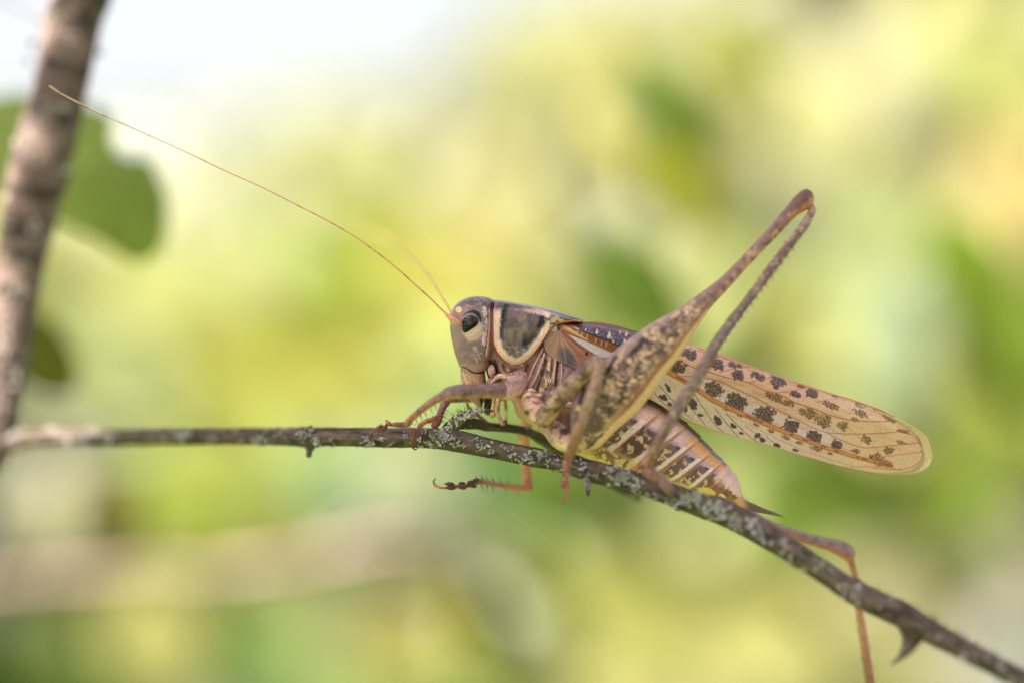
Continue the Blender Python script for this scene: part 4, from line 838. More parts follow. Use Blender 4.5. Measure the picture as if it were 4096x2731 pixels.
def wing_paint(X, Y):
    xr, yr = (X-2550)*1.96, (Y-1350)*1.96
    rb = np.array(A1([(150, 215), (240, 268), (400, 358), (600, 492), (800, 585), (1000, 672), (1200, 755), (1400, 832), (1600, 898), (1800, 955), (1990, 1000)]))
    ry = np.interp(X, rb[:, 0], rb[:, 1])
    C = C0(X, (226, 196, 166)); n = fbm(X, Y, 24, 4, 3)
    C = mix(C, (214, 184, 168), 0.7*ss(0.45, 0.65, n))
    C = mix(C, (216, 174, 130), 0.75*ss(0.5, 0.34, fbm(X*0.4, Y, 18, 3, 7))*ss(ry-10, ry-60, Y))
    up = np.interp(X, [2700, 3000, 3300, 3500], [1480, 1560, 1690, 1780])
    C = mix(C, (218, 176, 120), 0.45*ss(up+10, up-60, Y)); C = mix(C, (232, 186, 112), 0.55*ss(0.55, 0.7, fbm(X*0.35, Y, 14, 2, 12))*ss(2850, 3000, X)*ss(ry-20, ry-50, Y))
    C = mix(C, (232, 220, 194), 0.85*ss(ry+6, ry+18, Y)*ss(3300, 3050, X))
    C = mix(C, (228, 212, 164), 0.7*ss(3150, 3450, X))
    f1, f2, cid = worley(X+4*fbm(X, Y, 20, 2, 1), Y*1.15, 13, 5)
    cell = ss(0.02, 0.10, f2-f1)
    f1b, f2b, cb = worley(X, Y*1.2, 10, 15); cellb = ss(0.06, 0.2, f2b-f1b)
    netw = ss(0.10, 0.02, f2-f1); C = mix(C, (206, 166, 128), 0.35*netw)
    mb = ss(ry-8, ry-16, Y)*ss(ry-82, ry-66, Y)*ss(2700, 2800, X)*ss(3420, 3300, X)
    C = mix(C, (238, 220, 214), 0.8*mb)
    u_ = (X-2700)*0.94+(Y-1350)*0.34; cross = np.abs(((u_+6*fbm(X, Y, 30, 2, 77)) % 17)-8.5)
    C = mix(C, (192, 138, 98), 0.5*ss(1.8, 0.5, cross)*ss(0.35, 0.55, fbm(X, Y, 40, 2, 78)))
    C = mix(C, (200, 140, 88), 0.55*ss(0.5, 0.7, fbm((X*0.95+Y*0.3)*0.12, Y-X*0.33, 8, 3, 79))*ss(2650, 2900, X)*ss(ry+4, ry-4, Y))
    C = mix(C, (236, 200, 140), 0.4*ss(3300, 3600, X)); C = mix(C, (214, 176, 130), 0.4*ss(0.5, 0.65, fbm((X*0.95+Y*0.3)*0.2, Y-X*0.33, 7, 2, 80))*ss(ry, ry+10, Y))
    wob = 0.9*(fbm(X, Y, 13, 2, 21)-0.5)
    for cx, cy, rx, rya in SPOTS:
        px, py = 2550+cx/1.96, 1350+cy/1.96; a = math.radians(20)
        u = ((X-px)*math.cos(a)+(Y-py)*math.sin(a))/(rx*.87/1.96); w_ = (-(X-px)*math.sin(a)+(Y-py)*math.cos(a))/(rya*.87/1.96); d = (np.abs(u)**3+np.abs(w_)**3)**(1/3)/1.05+wob
        C = mix(C, (158, 122, 100), 0.75*ss(1.15, 0.85, d)); C = mix(C, (88, 70, 72), 0.85*np.where(d+0.35*cid < 1.25, cell, 0))
    for cx, cy, rx, rya in BROWN:
        px, py = 2550+cx/1.96, 1350+cy/1.96; a = math.radians(20)
        u = ((X-px)*math.cos(a)+(Y-py)*math.sin(a))/(rx/1.96); w_ = (-(X-px)*math.sin(a)+(Y-py)*math.cos(a))/(rya/1.96); d = np.hypot(u, w_)+wob
        C = mix(C, (196, 150, 92), 0.6*ss(1.3, 0.7, d)); C = mix(C, (104, 70, 56), 0.85*np.where(d+0.5*cb < 1.25, cellb, 0))
    for cx, cy, a, b, ang in SOLID:
        px, py = 2550+cx/1.96, 1350+cy/1.96; q = math.radians(ang)
        u = ((X-px)*math.cos(q)+(Y-py)*math.sin(q))/(a/1.96); w_ = (-(X-px)*math.sin(q)+(Y-py)*math.cos(q))/(b/1.96); d = np.hypot(u, w_)+wob*1.4
        C = mix(C, (76, 62, 64), 0.9*ss(1.15, 0.9, d))
    # the fat orange vein that divides the fields
    d, t = dpoly(X, Y, rb)
    C = mix(C, (204, 142, 74), ss(9, 6, d-3*(1-t))); C = mix(C, (156, 78, 46), 0.8*ss(2, 0.5, np.abs(d-9+t*3))); C = mix(C, (110, 74, 40), 0.7*ss(4, 2, d)*ss(0.56, 0.62, fbm(t*700, Y*0, 16, 2, 4)))
    for p, w_, c in VEINS: C = mix(C, c, 0.9*stroke(X, Y, p, w_*0.8, 2.2))
    C = mix(C, (206, 156, 116), 0.8*ss(6, 2, dpoly(X, Y, [(2740, 1375), (2856, 1409), (3009, 1468), (3162, 1521), (3315, 1572), (3468, 1618), (3570, 1664)])[0]))
    C = mix(C, (190, 160, 100), 0.7*ss(4, 1, dpoly(X, Y, [(2713, 1657), (2800, 1699), (2930, 1741), (3090, 1783), (3250, 1831), (3400, 1871), (3510, 1889)])[0]))
    # base of the wing
    B = ss(2640, 2560, X); Cb = C0(X, (176, 122, 88))
    Cb = mix(Cb, (126, 92, 84), inpoly(X, Y, A2([(1000, 250), (2091, 440), (2300, 520), (2300, 640), (2091, 570), (1950, 505), (1650, 462), (1400, 402), (1050, 352)]), 3))
    pb = inpoly(X, Y, A2([(880, 365), (1300, 405), (1700, 482), (2091, 575), (2500, 680), (2500, 1000), (2091, 860), (1800, 790), (1500, 655), (1200, 545), (1000, 462)]), 3)
    Cb = mix(Cb, (100, 88, 112), pb); Cb = mix(Cb, (140, 126, 140), pb*0.6*ss(0.5, 0.65, fbm(X, Y, 6, 3, 2)))
    for tx, ty, s_ in [(1110, 460, 26), (1345, 510, 46), (1595, 585, 62), (1830, 520, 28), (1960, 560, 40), (1690, 705, 30), (1920, 700, 40), (1180, 500, 12), (1240, 520, 10), (1770, 745, 12), (1650, 640, 18), (2200, 640, 40), (2300, 780, 30)]:
        x, y = A2([(tx, ty)])[0]; s_ /= 5.2275
        Cb = mix(Cb, (236, 216, 172), inpoly(X, Y, [(x+s_*.25, y-s_*1.5), (x+s_*.75, y+s_*.2), (x, y+s_*1.1), (x-s_*.7, y+s_*.5)], 2, smooth=False))
    Cb = mix(Cb, (60, 52, 72), stroke(X, Y, A2([(980, 465), (1200, 555), (1500, 662), (1800, 795), (2100, 880), (2400, 1010)]), 2.2, 2))
    tb = inpoly(X, Y, A2([(760, 400), (1000, 480), (1500, 690), (1800, 810), (2400, 1030), (2400, 1160), (1640, 905), (1300, 765), (1080, 660), (900, 540)]), 3)
    Cb = mix(Cb, (156, 98, 46), tb)
    for x0, y0 in [(930, 540), (1030, 570), (1140, 610), (1320, 690), (1540, 770), (1440, 740)]: Cb = mix(Cb, (222, 186, 130), 0.8*stroke(X, Y, A2([(x0+12, y0-40), (x0-10, y0+38)]), 2.2, 2)*tb)
    Cb = mix(Cb, (232, 188, 122), stroke(X, Y, A2([(590, 345), (720, 420), (860, 520), (1000, 600), (1150, 690)]), 9, 4, 3)); Cb = mix(Cb, (236, 196, 136), 0.9*stroke(X, Y, A2([(700, 325), (820, 380), (960, 450)]), 6, 4, 3))
    Cb = mix(Cb, (160, 92, 62), 0.9*stroke(X, Y, A2([(640, 480), (800, 560), (1000, 650), (1250, 740), (1640, 915)]), 2.6, 2)); Cb = mix(Cb, (160, 92, 70), 0.9*stroke(X, Y, A2([(600, 480), (800, 660), (1050, 830), (1300, 975), (1500, 1080)]), 2.6, 2))
    ws = inpoly(X, Y, A2([(760, 565), (1000, 662), (1250, 752), (1640, 930), (2400, 1200), (2400, 1330), (1600, 1050), (1430, 1035), (1290, 958), (1100, 838), (920, 712)]), 3)
    Cb = mix(Cb, (240, 232, 228), ws); Cb = mix(Cb, (206, 190, 196), ws*0.5*ss(0.55, 0.65, fbm(X, Y, 7, 2, 9)))
    lb = inpoly(X, Y, A2([(560, 330), (380, 420), (235, 590), (225, 750), (290, 940), (410, 1030), (550, 1115), (700, 1200), (960, 1230), (980, 1120), (860, 930), (700, 700), (610, 520)]), 4)
    Cb = mix(Cb, (176, 138, 112), lb); Cb = mix(Cb, (118, 108, 118), lb*ell(X, Y, *A2([(730, 1040)])[0], 44, 26, 48, .45)); Cb = mix(Cb, (156, 138, 130), lb*0.8*ss(2192, 2178, X+0.1*(Y-1380)))
    for k, (x1, y1) in enumerate([(300, 900), (420, 1000), (540, 1080), (700, 1150), (860, 1150), (950, 1100), (1050, 1040), (1130, 1020), (1300, 1060)]):
        Cb = mix(Cb, (208, 160, 124) if k % 2 else (142, 104, 84), 0.6*stroke(X, Y, A2([(560, 490), ((560+x1)/2+(20 if k < 4 else -10), (490+y1)/2), (x1, y1)]), 1.5, 2))
    Cb = mix(Cb, (196, 188, 168), 0.9*ell(X, Y, *A2([(455, 440)])[0], 14, 11, -30, .35)); Cb = mix(Cb, (60, 44, 34), 0.8*ell(X, Y, *A2([(545, 440)])[0], 7, 9, -30, .4))
    Cb = mix(Cb, (70, 36, 24), 0.9*ell(X, Y, *A2([(1130, 965)])[0], 6, 8, 0, .3))
    return (C*(1-B[..., None])+Cb*B[..., None])*(0.92+0.16*fbm(X, Y, 5, 3, 60))[..., None]
wst = np.array([(2236, 1292, 2176, 1340, 150), (2262, 1290, 2174, 1368, 152), (2296, 1288, 2184, 1404, 154), (2336, 1288, 2215, 1434, 154), (2385, 1287, 2290, 1468, 154), (2450, 1297, 2380, 1502, 152), (2530, 1321, 2480, 1545, 149), (2640, 1348, 2594, 1592, 145), (2754, 1376, 2713, 1658, 138), (2856, 1406, 2800, 1700, 130), (3009, 1465, 2930, 1742, 116),
                (3162, 1518, 3090, 1784, 100), (3315, 1569, 3250, 1832, 82), (3468, 1615, 3400, 1872, 64), (3570, 1661, 3510, 1889, 50), (3640, 1709, 3600, 1887, 38), (3680, 1762, 3655, 1874, 30), (3692, 1815, 3688, 1845, 22)], float)
def wing_sheet(st, n, m, off=0.0, lift=0.0):
    q = spline(st, n); u = np.linspace(0, 1, m)[None]
    X = q[:, 0:1]*(1-u)+q[:, 2:3]*u; Y = q[:, 1:2]*(1-u)+q[:, 3:4]*u
    y = -(q[:, 4:5]*S)*(1-(1-np.clip(u*3.2, 0, 1))**2.4)*(1-0.12*u)+0.012-off
    k = S*(D+y)/D
    return np.stack([(X-2048)*k, y, (1365.5-Y)*k], -1)
def sheet(g, V, h, colf, thick=0.008, mirror=1):
    """a closed thin shell: painted outer face, plain inner face, joined rims"""
    X, Y = pxy(V); Nn = normals(V, False)
    if Nn[..., 1].mean() > 0: Nn = -Nn
    O = V+Nn*(h(X, Y)*S)[..., None]; I = V-Nn*thick
    C = colf(X, Y)*CAL; n, m = V.shape[:2]; f = grid_faces(n, m)
    M = np.array([1, mirror, 1])
    g.add((O*M).reshape(-1, 3), f, C.reshape(-1, 3)); g.add((I*M).reshape(-1, 3), f[:, ::-1], C.reshape(-1, 3))
    e = np.concatenate([np.arange(m), np.arange(1, n)*m+m-1, (n-1)*m+np.arange(m-2, -1, -1), np.arange(n-2, 0, -1)*m]); k = len(e)
    P2 = np.concatenate([(O*M).reshape(-1, 3)[e], (I*M).reshape(-1, 3)[e]]); i = np.arange(k); j = (i+1) % k
    g.add(P2, np.stack([i, j, j+k, i+k], -1), np.concatenate([C.reshape(-1, 3)[e]]*2))
def wing_relief(X, Y):
    h = 2.4*(fbm(X*0.5, Y, 26, 2, 5)-0.5)
    for p, w_, c in VEINS: h = h+1.6*stroke(X, Y, p, w_*0.8, 4)
    rb = A1([(150, 215), (240, 268), (400, 358), (600, 492), (800, 585), (1000, 672), (1200, 755), (1400, 832), (1600, 898), (1800, 955), (1990, 1000)])
    h = h+2.5*ss(12, 5, dpoly(X, Y, rb)[0])
    f1, f2, _ = worley(X+4*fbm(X, Y, 20, 2, 1), Y*1.15, 13, 5); h = h+0.9*ss(0.25, 0.05, f2-f1)*ss(2600, 2700, X)
    for q, w_, a in [([(590, 345), (720, 420), (860, 520), (1000, 600), (1300, 760), (1640, 910)], 5, 3.5), ([(600, 480), (800, 660), (1050, 830), (1300, 975)], 3, 3), ([(980, 465), (1200, 555), (1500, 662), (1800, 795)], 2.5, 2.5), ([(1050, 352), (1400, 402), (1650, 462), (1950, 505), (2300, 640)], 2.5, 3)]:
        h = h+a*stroke(X, Y, A2(q), w_, 6)
    h = h+4*ell(X, Y, *A2([(640, 950)])[0], 60, 38, 48, .6)
    return h
Vw = wing_sheet(wst, 620, 150)
g = Geo(); sheet(g, Vw, wing_relief, wing_paint); g.build('forewing', m_wing, cricket)
g = Geo(); sheet(g, wing_sheet(wst, 160, 40), lambda X, Y: 0*X, wing_paint, mirror=-1); g.build('forewing', m_wing, cricket)
# the folded hind wing shows as a pale border beyond the tip of the forewing
hw = np.array([(3000, 1480, 2960, 1725, 100), (3200, 1545, 3160, 1790, 84), (3400, 1608, 3360, 1850, 60), (3540, 1655, 3490, 1893, 44), (3640, 1700, 3598, 1899, 32), (3700, 1745, 3665, 1890, 24), (3720, 1795, 3706, 1870, 18), (3726, 1828, 3722, 1845, 14)], float)
def hind_paint(X, Y):
    C = C0(X, (226, 218, 168)); C = mix(C, (196, 180, 120), 0.6*ss(0.5, 0.6, fbm(X*0.4, Y*2, 8, 2, 4)))
    return C
for sg in (1, -1):
    g = Geo(); sheet(g, wing_sheet(hw, 200, 40, off=-0.05), lambda X, Y: 2.5*(fbm(X, Y, 30, 2, 8)-0.5), hind_paint, mirror=sg); g.build('hind_wing', m_wing, cricket)

# ---- ovipositor and cerci ---------------------------------------------------------------
os_ = [(2935, 1935, 2880, 1975, 22, 0), (2955, 1962, 2900, 1990, 22, 0), (2968, 1986, 2935, 2012, 20, 0), (2990, 2002, 2968, 2030, 17, 0), (3025, 2018, 3010, 2045, 14, 0), (3060, 2033, 3050, 2052, 11, 0), (3100, 2048, 3096, 2060, 7, 0), (3130, 2062, 3128, 2066, 4, 0), (3141, 2068, 3140, 2069, 1, 0)]
V, v, s_ = loft(os_, 160, 40, 2.0); X, Y = pxy(V)
C = C0(X, (206, 146, 104)); C = mix(C, (112, 88, 80), ss(2955, 3005, X)); C = mix(C, (120, 124, 76), 0.8*ss(0.65, 0.8, v)*ss(2960, 2930, X))
g = Geo(); add_grid(g, V, C*CAL); g.build('ovipositor', m_cut, cricket)
for sg in (1, -1):
    g = Geo(); V = tube(ppath([(2868, 1972, -.10*sg, 9), (2885, 1978, -.14*sg, 8), (2898, 1986, -.16*sg, 5), (2904, 1991, -.16*sg, 1.5)]), 30, 12); X, Y = pxy(V); add_grid(g, V, C0(X, (222, 196, 120))*CAL); g.build('cercus', m_cut, cricket)
# ---- mouth parts ------------------------------------------------------------------------
def part(name, rows, colf, parent, n=80, m=22, disp=0.0, mat=None, nm=1.0):
    g = Geo(); V = tube(ppath(rows), n, m); X, Y = pxy(V)
    if disp: V = push(V, disp*2*(fbm(X, Y, 10, 3, 7)-0.5)); X, Y = pxy(V)
    C = colf(X, Y); C = C+0.16*((C@np.array([.3, .6, .1]))[..., None]-C); C = mix(C*(0.78+0.44*fbm(X, Y, 6, 3, 51))[..., None], (84, 56, 46), 0.55*ss(0.62, 0.72, fbm(X, Y, 11, 3, 52)))
    add_grid(g, V, C*CAL); me = g.mesh(name, mat or m_leg)
    o = bpy.data.objects.new(name, me); scene.collection.objects.link(o); o.parent = parent
    off = Vector((0, 0, 0)); p = parent
    while p is not None: off += Vector(p.location); p = p.parent
    o.location = -off
    return o
def plain(a, b=None, seed=0, sc=14, amt=0.7):
    def f(X, Y):
        C = C0(X, a)
        if b is not None: C = mix(C, b, amt*ss(0.42, 0.62, fbm(X, Y, sc, 3, seed)))
        return C
    return f
def along(stops, noise=None, seed=0, axis=(0, 1)):
    """colour stops along x (axis 0) or y (axis 1) in px"""
    ps_, cs = [s[0] for s in stops], lin(np.array([s[1] for s in stops]))
    def f(X, Y):
        T = X*axis[0]+Y*axis[1]
        C = np.stack([np.interp(T, ps_, cs[:, k]) for k in range(3)], -1)
        if noise is not None: C = mix(C, noise, 0.6*ss(0.5, 0.65, fbm(X, Y, 12, 3, seed)))
        return C
    return f
part('palp', [(1990, 1590, -.25, 8), (1994, 1610, -.28, 8), (1992, 1645, -.30, 6.5), (1997, 1662, -.31, 6), (2004, 1684, -.32, 8), (2010, 1697, -.32, 11), (2011, 1704, -.32, 6)], along([(1590, (206, 160, 132)), (1640, (150, 88, 66)), (1650, (196, 132, 96)), (1700, (176, 112, 66))]), cricket)
part('palp', [(2020, 1595, .25, 8), (2022, 1615, .26, 7), (2025, 1642, .28, 6), (2024, 1668, .28, 5), (2022, 1682, .28, 8), (2021, 1692, .28, 10), (2020, 1700, .28, 6)], along([(1595, (206, 150, 110)), (1638, (200, 130, 84)), (1648, (226, 206, 190)), (1672, (214, 186, 168)), (1684, (130, 66, 40)), (1700, (112, 56, 36))]), cricket)
part('palp', [(1974, 1585, -.15, 8), (1974, 1615, -.16, 8), (1970, 1640, -.17, 9), (1972, 1660, -.17, 12), (1974, 1668, -.17, 8)], along([(1585, (196, 150, 110)), (1640, (196, 150, 80)), (1668, (188, 150, 70))]), cricket)
part('palp', [(1862, 1580, .35, 5), (1866, 1605, .4, 5.5), (1872, 1624, .4, 6), (1888, 1638, .4, 6.5), (1912, 1660, .4, 8), (1934, 1680, .4, 9), (1952, 1694, .4, 6)], along([(1580, (140, 104, 98)), (1640, (130, 84, 70)), (1694, (146, 84, 60))]), cricket)
part('palp', [(1950, 1600, .05, 16), (1958, 1625, .03, 18), (1952, 1650, .0, 14), (1950, 1660, .0, 6)], along([(1600, (70, 40, 26)), (1640, (60, 36, 24)), (1660, (150, 110, 60))]), cricket)
part('mandible', [(1966, 1462, -.28, 8), (1966, 1476, -.30, 15), (1967, 1492, -.30, 14), (1968, 1508, -.28, 7)], plain((190, 140, 128), (150, 110, 104), 3, 6), cricket, disp=1.0, mat=m_cut)
part('mandible', [(1962, 1512, -.2, 10), (1958, 1540, -.2, 14), (1955, 1575, -.18, 14), (1948, 1610, -.12, 12), (1938, 1634, -.06, 4)], along([(1512, (176, 130, 96)), (1560, (150, 90, 60)), (1600, (60, 30, 20))]), cricket, mat=m_cut)

# ---- legs: femur, tibia, tarsus pads, claws and spines ------------------------------------
def spines(rows, parent, col=(70, 44, 30), col2=None):
    """rows: px, py, y, dx, dy (px, direction and length), dy_depth, radius px"""
    g = Geo()
    for x, y, d, dx, dy, dd, rr in rows:
        a, b = P(x, y, d), P(x+dx, y+dy, d+dd); mid = (a+b)/2+np.array([0, 0, 0.004])
        V = tube(np.array([[*a, rr*1.25*S], [*(a*.7+b*.3), rr*1.25*S*.85], [*mid, rr*1.25*S*.6], [*b, rr*1.25*S*.12]]), 8, 6); t = np.linspace(0, 1, 8)[:, None, None]*np.ones((1, 6, 1))
        add_grid(g, V, (lin(col2 or col)*(1-t)+lin(col)*t).reshape(8, 6, 3)*CAL, cap=False)
    me = g.mesh('spines', m_spine); o = bpy.data.objects.new('spines', me); scene.collection.objects.link(o); o.parent = parent
    off = Vector((0, 0, 0)); p = parent
    while p is not None: off += Vector(p.location); p = p.parent
    o.location = -off; o['kind'] = 'stuff'
    return o
def leg(name, at, label=None):
    e = bpy.data.objects.new(name, None); scene.collection.objects.link(e); e.parent = cricket; e.empty_display_size = .1
    e.location = Vector(P(*at))-Vector(cricket.location)
    return e
def hairs_along(rows, n, length, rr, seed, dirs=(0, 360), dd=0.02, t0=0, t1=1):
    q = spline(np.array(rows, float), 200); r = np.random.default_rng(seed); out = []
    for _ in range(n):
        i = int(r.uniform(t0, t1)*198); T = q[i+1, :2]-q[i, :2]; T /= np.linalg.norm(T)+1e-9; Nn = np.array([-T[1], T[0]]); s = 1 if r.random() < .5 else -1
        L = length*r.uniform(.6, 1.2); ddir = Nn*s*0.8+T*0.6
        out.append((q[i, 0]+Nn[0]*s*q[i, 3]*.9, q[i, 1]+Nn[1]*s*q[i, 3]*.9, q[i, 2], ddir[0]*L, ddir[1]*L, r.normal(0, dd), rr))
    return out
fem = lambda X, Y: mix(mix(C0(X, (146, 106, 96)), (122, 94, 98), 0.6*ss(0.45, 0.6, fbm(X, Y, 26, 3, 8))), (196, 136, 90), 0.6*ss(1570, 1592, Y))
# near front leg
fl = leg('front_leg', (2060, 1540, -.4))
part('coxa', [(2088, 1480, -.24, 26), (2080, 1512, -.32, 36), (2060, 1542, -.44, 42), (2032, 1562, -.52, 38), (2008, 1563, -.56, 31)], lambda X, Y: mix(mix(C0(X, (178, 132, 112)), (206, 156, 124), ss(1560, 1590, Y+.3*(X-2040))), (140, 104, 110), 0.7*ell(X, Y, 2052, 1530, 34, 12, -8, .5)), fl, disp=2.5, mat=m_cut, n=90, m=36)
part('coxa_fold', [(1966, 1530, -.42, 5), (1985, 1510, -.47, 8), (2005, 1502, -.5, 10), (2025, 1512, -.5, 9), (2050, 1512, -.48, 10), (2072, 1510, -.44, 10), (2082, 1530, -.4, 6)], plain((216, 160, 130), (170, 130, 140), 4, 16), fl, disp=1.2, mat=m_cut)
part('femur', [(2012, 1562, -.56, 30), (1990, 1561, -.60, 31), (1930, 1562, -.72, 29), (1870, 1564, -.86, 28), (1820, 1568, -.97, 27), (1792, 1576, -1.0, 25), (1778, 1586, -1.0, 17)], fem, fl, n=110, m=34, disp=1)
part('tibia', [(1796, 1572, -1.0, 22), (1775, 1581, -1.0, 19), (1733, 1604, -.93, 15), (1680, 1642, -.8, 13), (1650, 1668, -.7, 12.5), (1632, 1688, -.62, 13), (1622, 1700, -.6, 9)], along([(1640, (176, 96, 54)), (1700, (160, 100, 78)), (1790, (146, 104, 96))], (150, 92, 70), 3, axis=(1, 0)), fl, n=110)
tr = part('tarsus', [(1638, 1696, -.60, 8), (1625, 1697, -.58, 12), (1600, 1698, -.55, 11), (1580, 1697, -.52, 10), (1566, 1698, -.50, 7), (1556, 1694, -.50, 9), (1545, 1688, -.49, 7)], along([(1545, (176, 88, 48)), (1600, (112, 60, 46)), (1640, (160, 84, 50))], axis=(1, 0)), fl)
part('tarsal_pad', [(1547, 1700, -.50, 5), (1541, 1708, -.52, 11), (1530, 1717, -.52, 12), (1518, 1724, -.50, 9), (1510, 1728, -.48, 3)], plain((126, 62, 40), (96, 48, 36), 2), fl)
part('claw', [(1530, 1698, -.52, 6), (1508, 1712, -.53, 6.5), (1490, 1729, -.53, 5.5), (1481, 1744, -.52, 4.5), (1481, 1757, -.5, 3.2), (1490, 1762, -.48, 1.2)], along([(1700, (150, 76, 44)), (1760, (96, 44, 28))]), fl)
part('tarsal_pad', [(1560, 1690, -.45, 4), (1548, 1683, -.45, 5), (1539, 1681, -.45, 1.5)], plain((186, 98, 50)), fl)
spines([(1758, 1606, -.9, 8, 20, 0, 2), (1740, 1618, -.87, 9, 24, 0, 2), (1722, 1630, -.84, 9, 26, 0, 2), (1700, 1648, -.8, 9, 26, 0, 2.2), (1682, 1660, -.76, 8, 24, 0, 2.2), (1664, 1676, -.7, 7, 20, 0, 2), (1648, 1690, -.66, 5, 14, 0, 2)]+hairs_along([(1733, 1604, -.93, 15), (1650, 1668, -.7, 12), (1632, 1688, -.62, 13)], 40, 8, .7, 2), fl, col2=(176, 120, 60))
# far front leg, whose foot also stands on the branch
ff = leg('front_leg', (2010, 1580, .35))
part('femur', [(2040, 1560, .35, 24), (1990, 1580, .3, 26), (1930, 1582, .2, 25), (1860, 1584, .08, 24), (1810, 1588, 0, 22), (1792, 1594, -.02, 18)], along([(1780, (150, 100, 84)), (2040, (196, 140, 100))], axis=(1, 0)), ff, n=80)
part('tibia', [(1800, 1582, .0, 19), (1788, 1600, -.02, 18), (1771, 1628, -.08, 15), (1760, 1655, -.13, 14), (1752, 1680, -.18, 16), (1740, 1698, -.22, 15), (1728, 1702, -.24, 8)], along([(1590, (150, 104, 92)), (1650, (130, 76, 58)), (1700, (150, 78, 50))]), ff, n=100, disp=1)
part('tarsus', [(1754, 1668, -.3, 10), (1742, 1672, -.36, 12), (1722, 1680, -.42, 10), (1706, 1684, -.45, 10), (1694, 1692, -.46, 8), (1682, 1700, -.47, 10), (1670, 1708, -.47, 6)], along([(1670, (176, 88, 46)), (1750, (166, 84, 50))], axis=(1, 0)), ff)
part('tarsal_pad', [(1673, 1714, -.47, 6), (1672, 1726, -.48, 12), (1668, 1740, -.48, 12), (1664, 1752, -.47, 5)], plain((140, 72, 46), (110, 56, 40), 2), ff)
part('tarsal_pad', [(1662, 1712, -.47, 6), (1652, 1722, -.47, 8), (1646, 1734, -.46, 4)], plain((150, 78, 46)), ff)
part('claw', [(1660, 1716, -.5, 5.5), (1655, 1735, -.51, 6), (1649, 1757, -.51, 5.5), (1647, 1775, -.5, 5), (1652, 1789, -.48, 4), (1662, 1797, -.46, 2.6), (1671, 1791, -.45, 1)], along([(1716, (150, 78, 44)), (1797, (128, 56, 32))]), ff)
spines([(1780, 1616, -.05, 20, 12, 0, 2), (1774, 1632, -.08, 22, 16, 0, 2), (1770, 1645, -.1, 24, 18, 0, 2.2), (1766, 1655, -.13, 24, 20, 0, 2.2), (1764, 1664, -.15, 22, 12, 0, 2.2), (1760, 1676, -.18, 22, 14, 0, 2.4), (1756, 1685, -.2, 20, 6, 0, 2.2), (1660, 1700, -.47, 4, -10, 0, 1.4)]+hairs_along([(1742, 1672, -.36, 12), (1682, 1700, -.47, 10)], 40, 6, .6, 3), ff, col=(110, 56, 34), col2=(140, 76, 50))

# near middle leg: knee raised, foot hanging over the branch
ml = leg('middle_leg', (2140, 1620, -.5))
part('coxa', [(2100, 1570, -.30, 26), (2118, 1600, -.40, 38), (2140, 1635, -.50, 42), (2165, 1662, -.60, 38), (2180, 1668, -.66, 30)], lambda X, Y: mix(mix(mix(C0(X, (188, 142, 118)), (206, 168, 116), ss(1650, 1690, Y)), (96, 78, 92), 0.9*ell(X, Y, 2106, 1650, 12, 12, 0, .4)), (98, 78, 90), 0.85*ell(X, Y, 2154, 1665, 12, 20, -10, .4)), ml, disp=4, mat=m_cut, n=90, m=36)
for rows in ([(2096, 1572, -.42, 6), (2112, 1563, -.47, 8), (2128, 1560, -.48, 8), (2141, 1566, -.46, 5)], [(2088, 1600, -.44, 7), (2100, 1584, -.50, 10), (2118, 1577, -.52, 10), (2133, 1582, -.50, 8), (2130, 1598, -.5, 5)], [(2140, 1578, -.48, 7), (2155, 1582, -.52, 10), (2168, 1580, -.52, 8)], [(2128, 1612, -.55, 6), (2140, 1601, -.60, 9), (2155, 1600, -.62, 8)]):
    part('coxa_fold', rows, plain((216, 170, 146), (176, 126, 106), 5, 9), ml, n=40, m=16, disp=.8, mat=m_cut)
def fpaint(X, Y):
    C = C0(X, (150, 114, 92)); C = mix(C, (104, 82, 78), 0.85*ss(0.48, 0.6, fbm(X, Y, 26, 3, 44))); C = mix(C, (184, 148, 118), 0.7*ss(0.46, 0.38, fbm(X, Y, 20, 3, 45)))
    return mix(C, (206, 148, 102), 0.8*stroke(X, Y, [(2190, 1690), (2250, 1640), (2320, 1560), (2380, 1490)], 9, 12))
part('femur', [(2165, 1690, -.66, 26), (2185, 1662, -.72, 38), (2215, 1612, -.85, 40), (2265, 1558, -1.0, 36), (2320, 1508, -1.15, 31), (2365, 1464, -1.28, 28), (2392, 1444, -1.32, 26), (2404, 1440, -1.32, 18)], fpaint, ml, n=120, m=34, disp=1.5)
part('tibia', [(2402, 1444, -1.32, 20), (2398, 1470, -1.38, 24), (2380, 1540, -1.46, 22), (2352, 1620, -1.5, 20), (2322, 1700, -1.46, 20), (2300, 1760, -1.36, 21), (2280, 1815, -1.2, 21), (2272, 1838, -1.12, 17)], along([(1440, (150, 112, 78)), (1620, (156, 124, 88)), (1740, (158, 108, 74)), (1838, (150, 80, 60))], (122, 92, 76), 6), ml, n=120, m=26, disp=1.5)
part('tarsus', [(2276, 1828, -1.16, 12), (2270, 1848, -1.12, 19), (2268, 1868, -1.08, 17), (2266, 1880, -1.05, 12), (2266, 1896, -1.03, 17), (2262, 1914, -1.0, 14), (2260, 1924, -.98, 8)], plain((150, 84, 76), (170, 110, 104), 3, 12), ml)
part('tarsal_pad', [(2262, 1926, -.98, 8), (2252, 1938, -.97, 13), (2250, 1950, -.96, 9)], plain((150, 80, 62)), ml)
part('claw', [(2268, 1930, -.98, 9), (2268, 1960, -.96, 8), (2263, 1985, -.94, 7), (2256, 2003, -.93, 6), (2246, 2008, -.92, 4), (2240, 2000, -.92, 2)], plain((168, 92, 66)), ml)
spines(hairs_along([(2398, 1470, -1.38, 24), (2352, 1620, -1.5, 20), (2300, 1760, -1.36, 21)], 16, 22, 2.2, 9), ml, col2=(150, 100, 60))
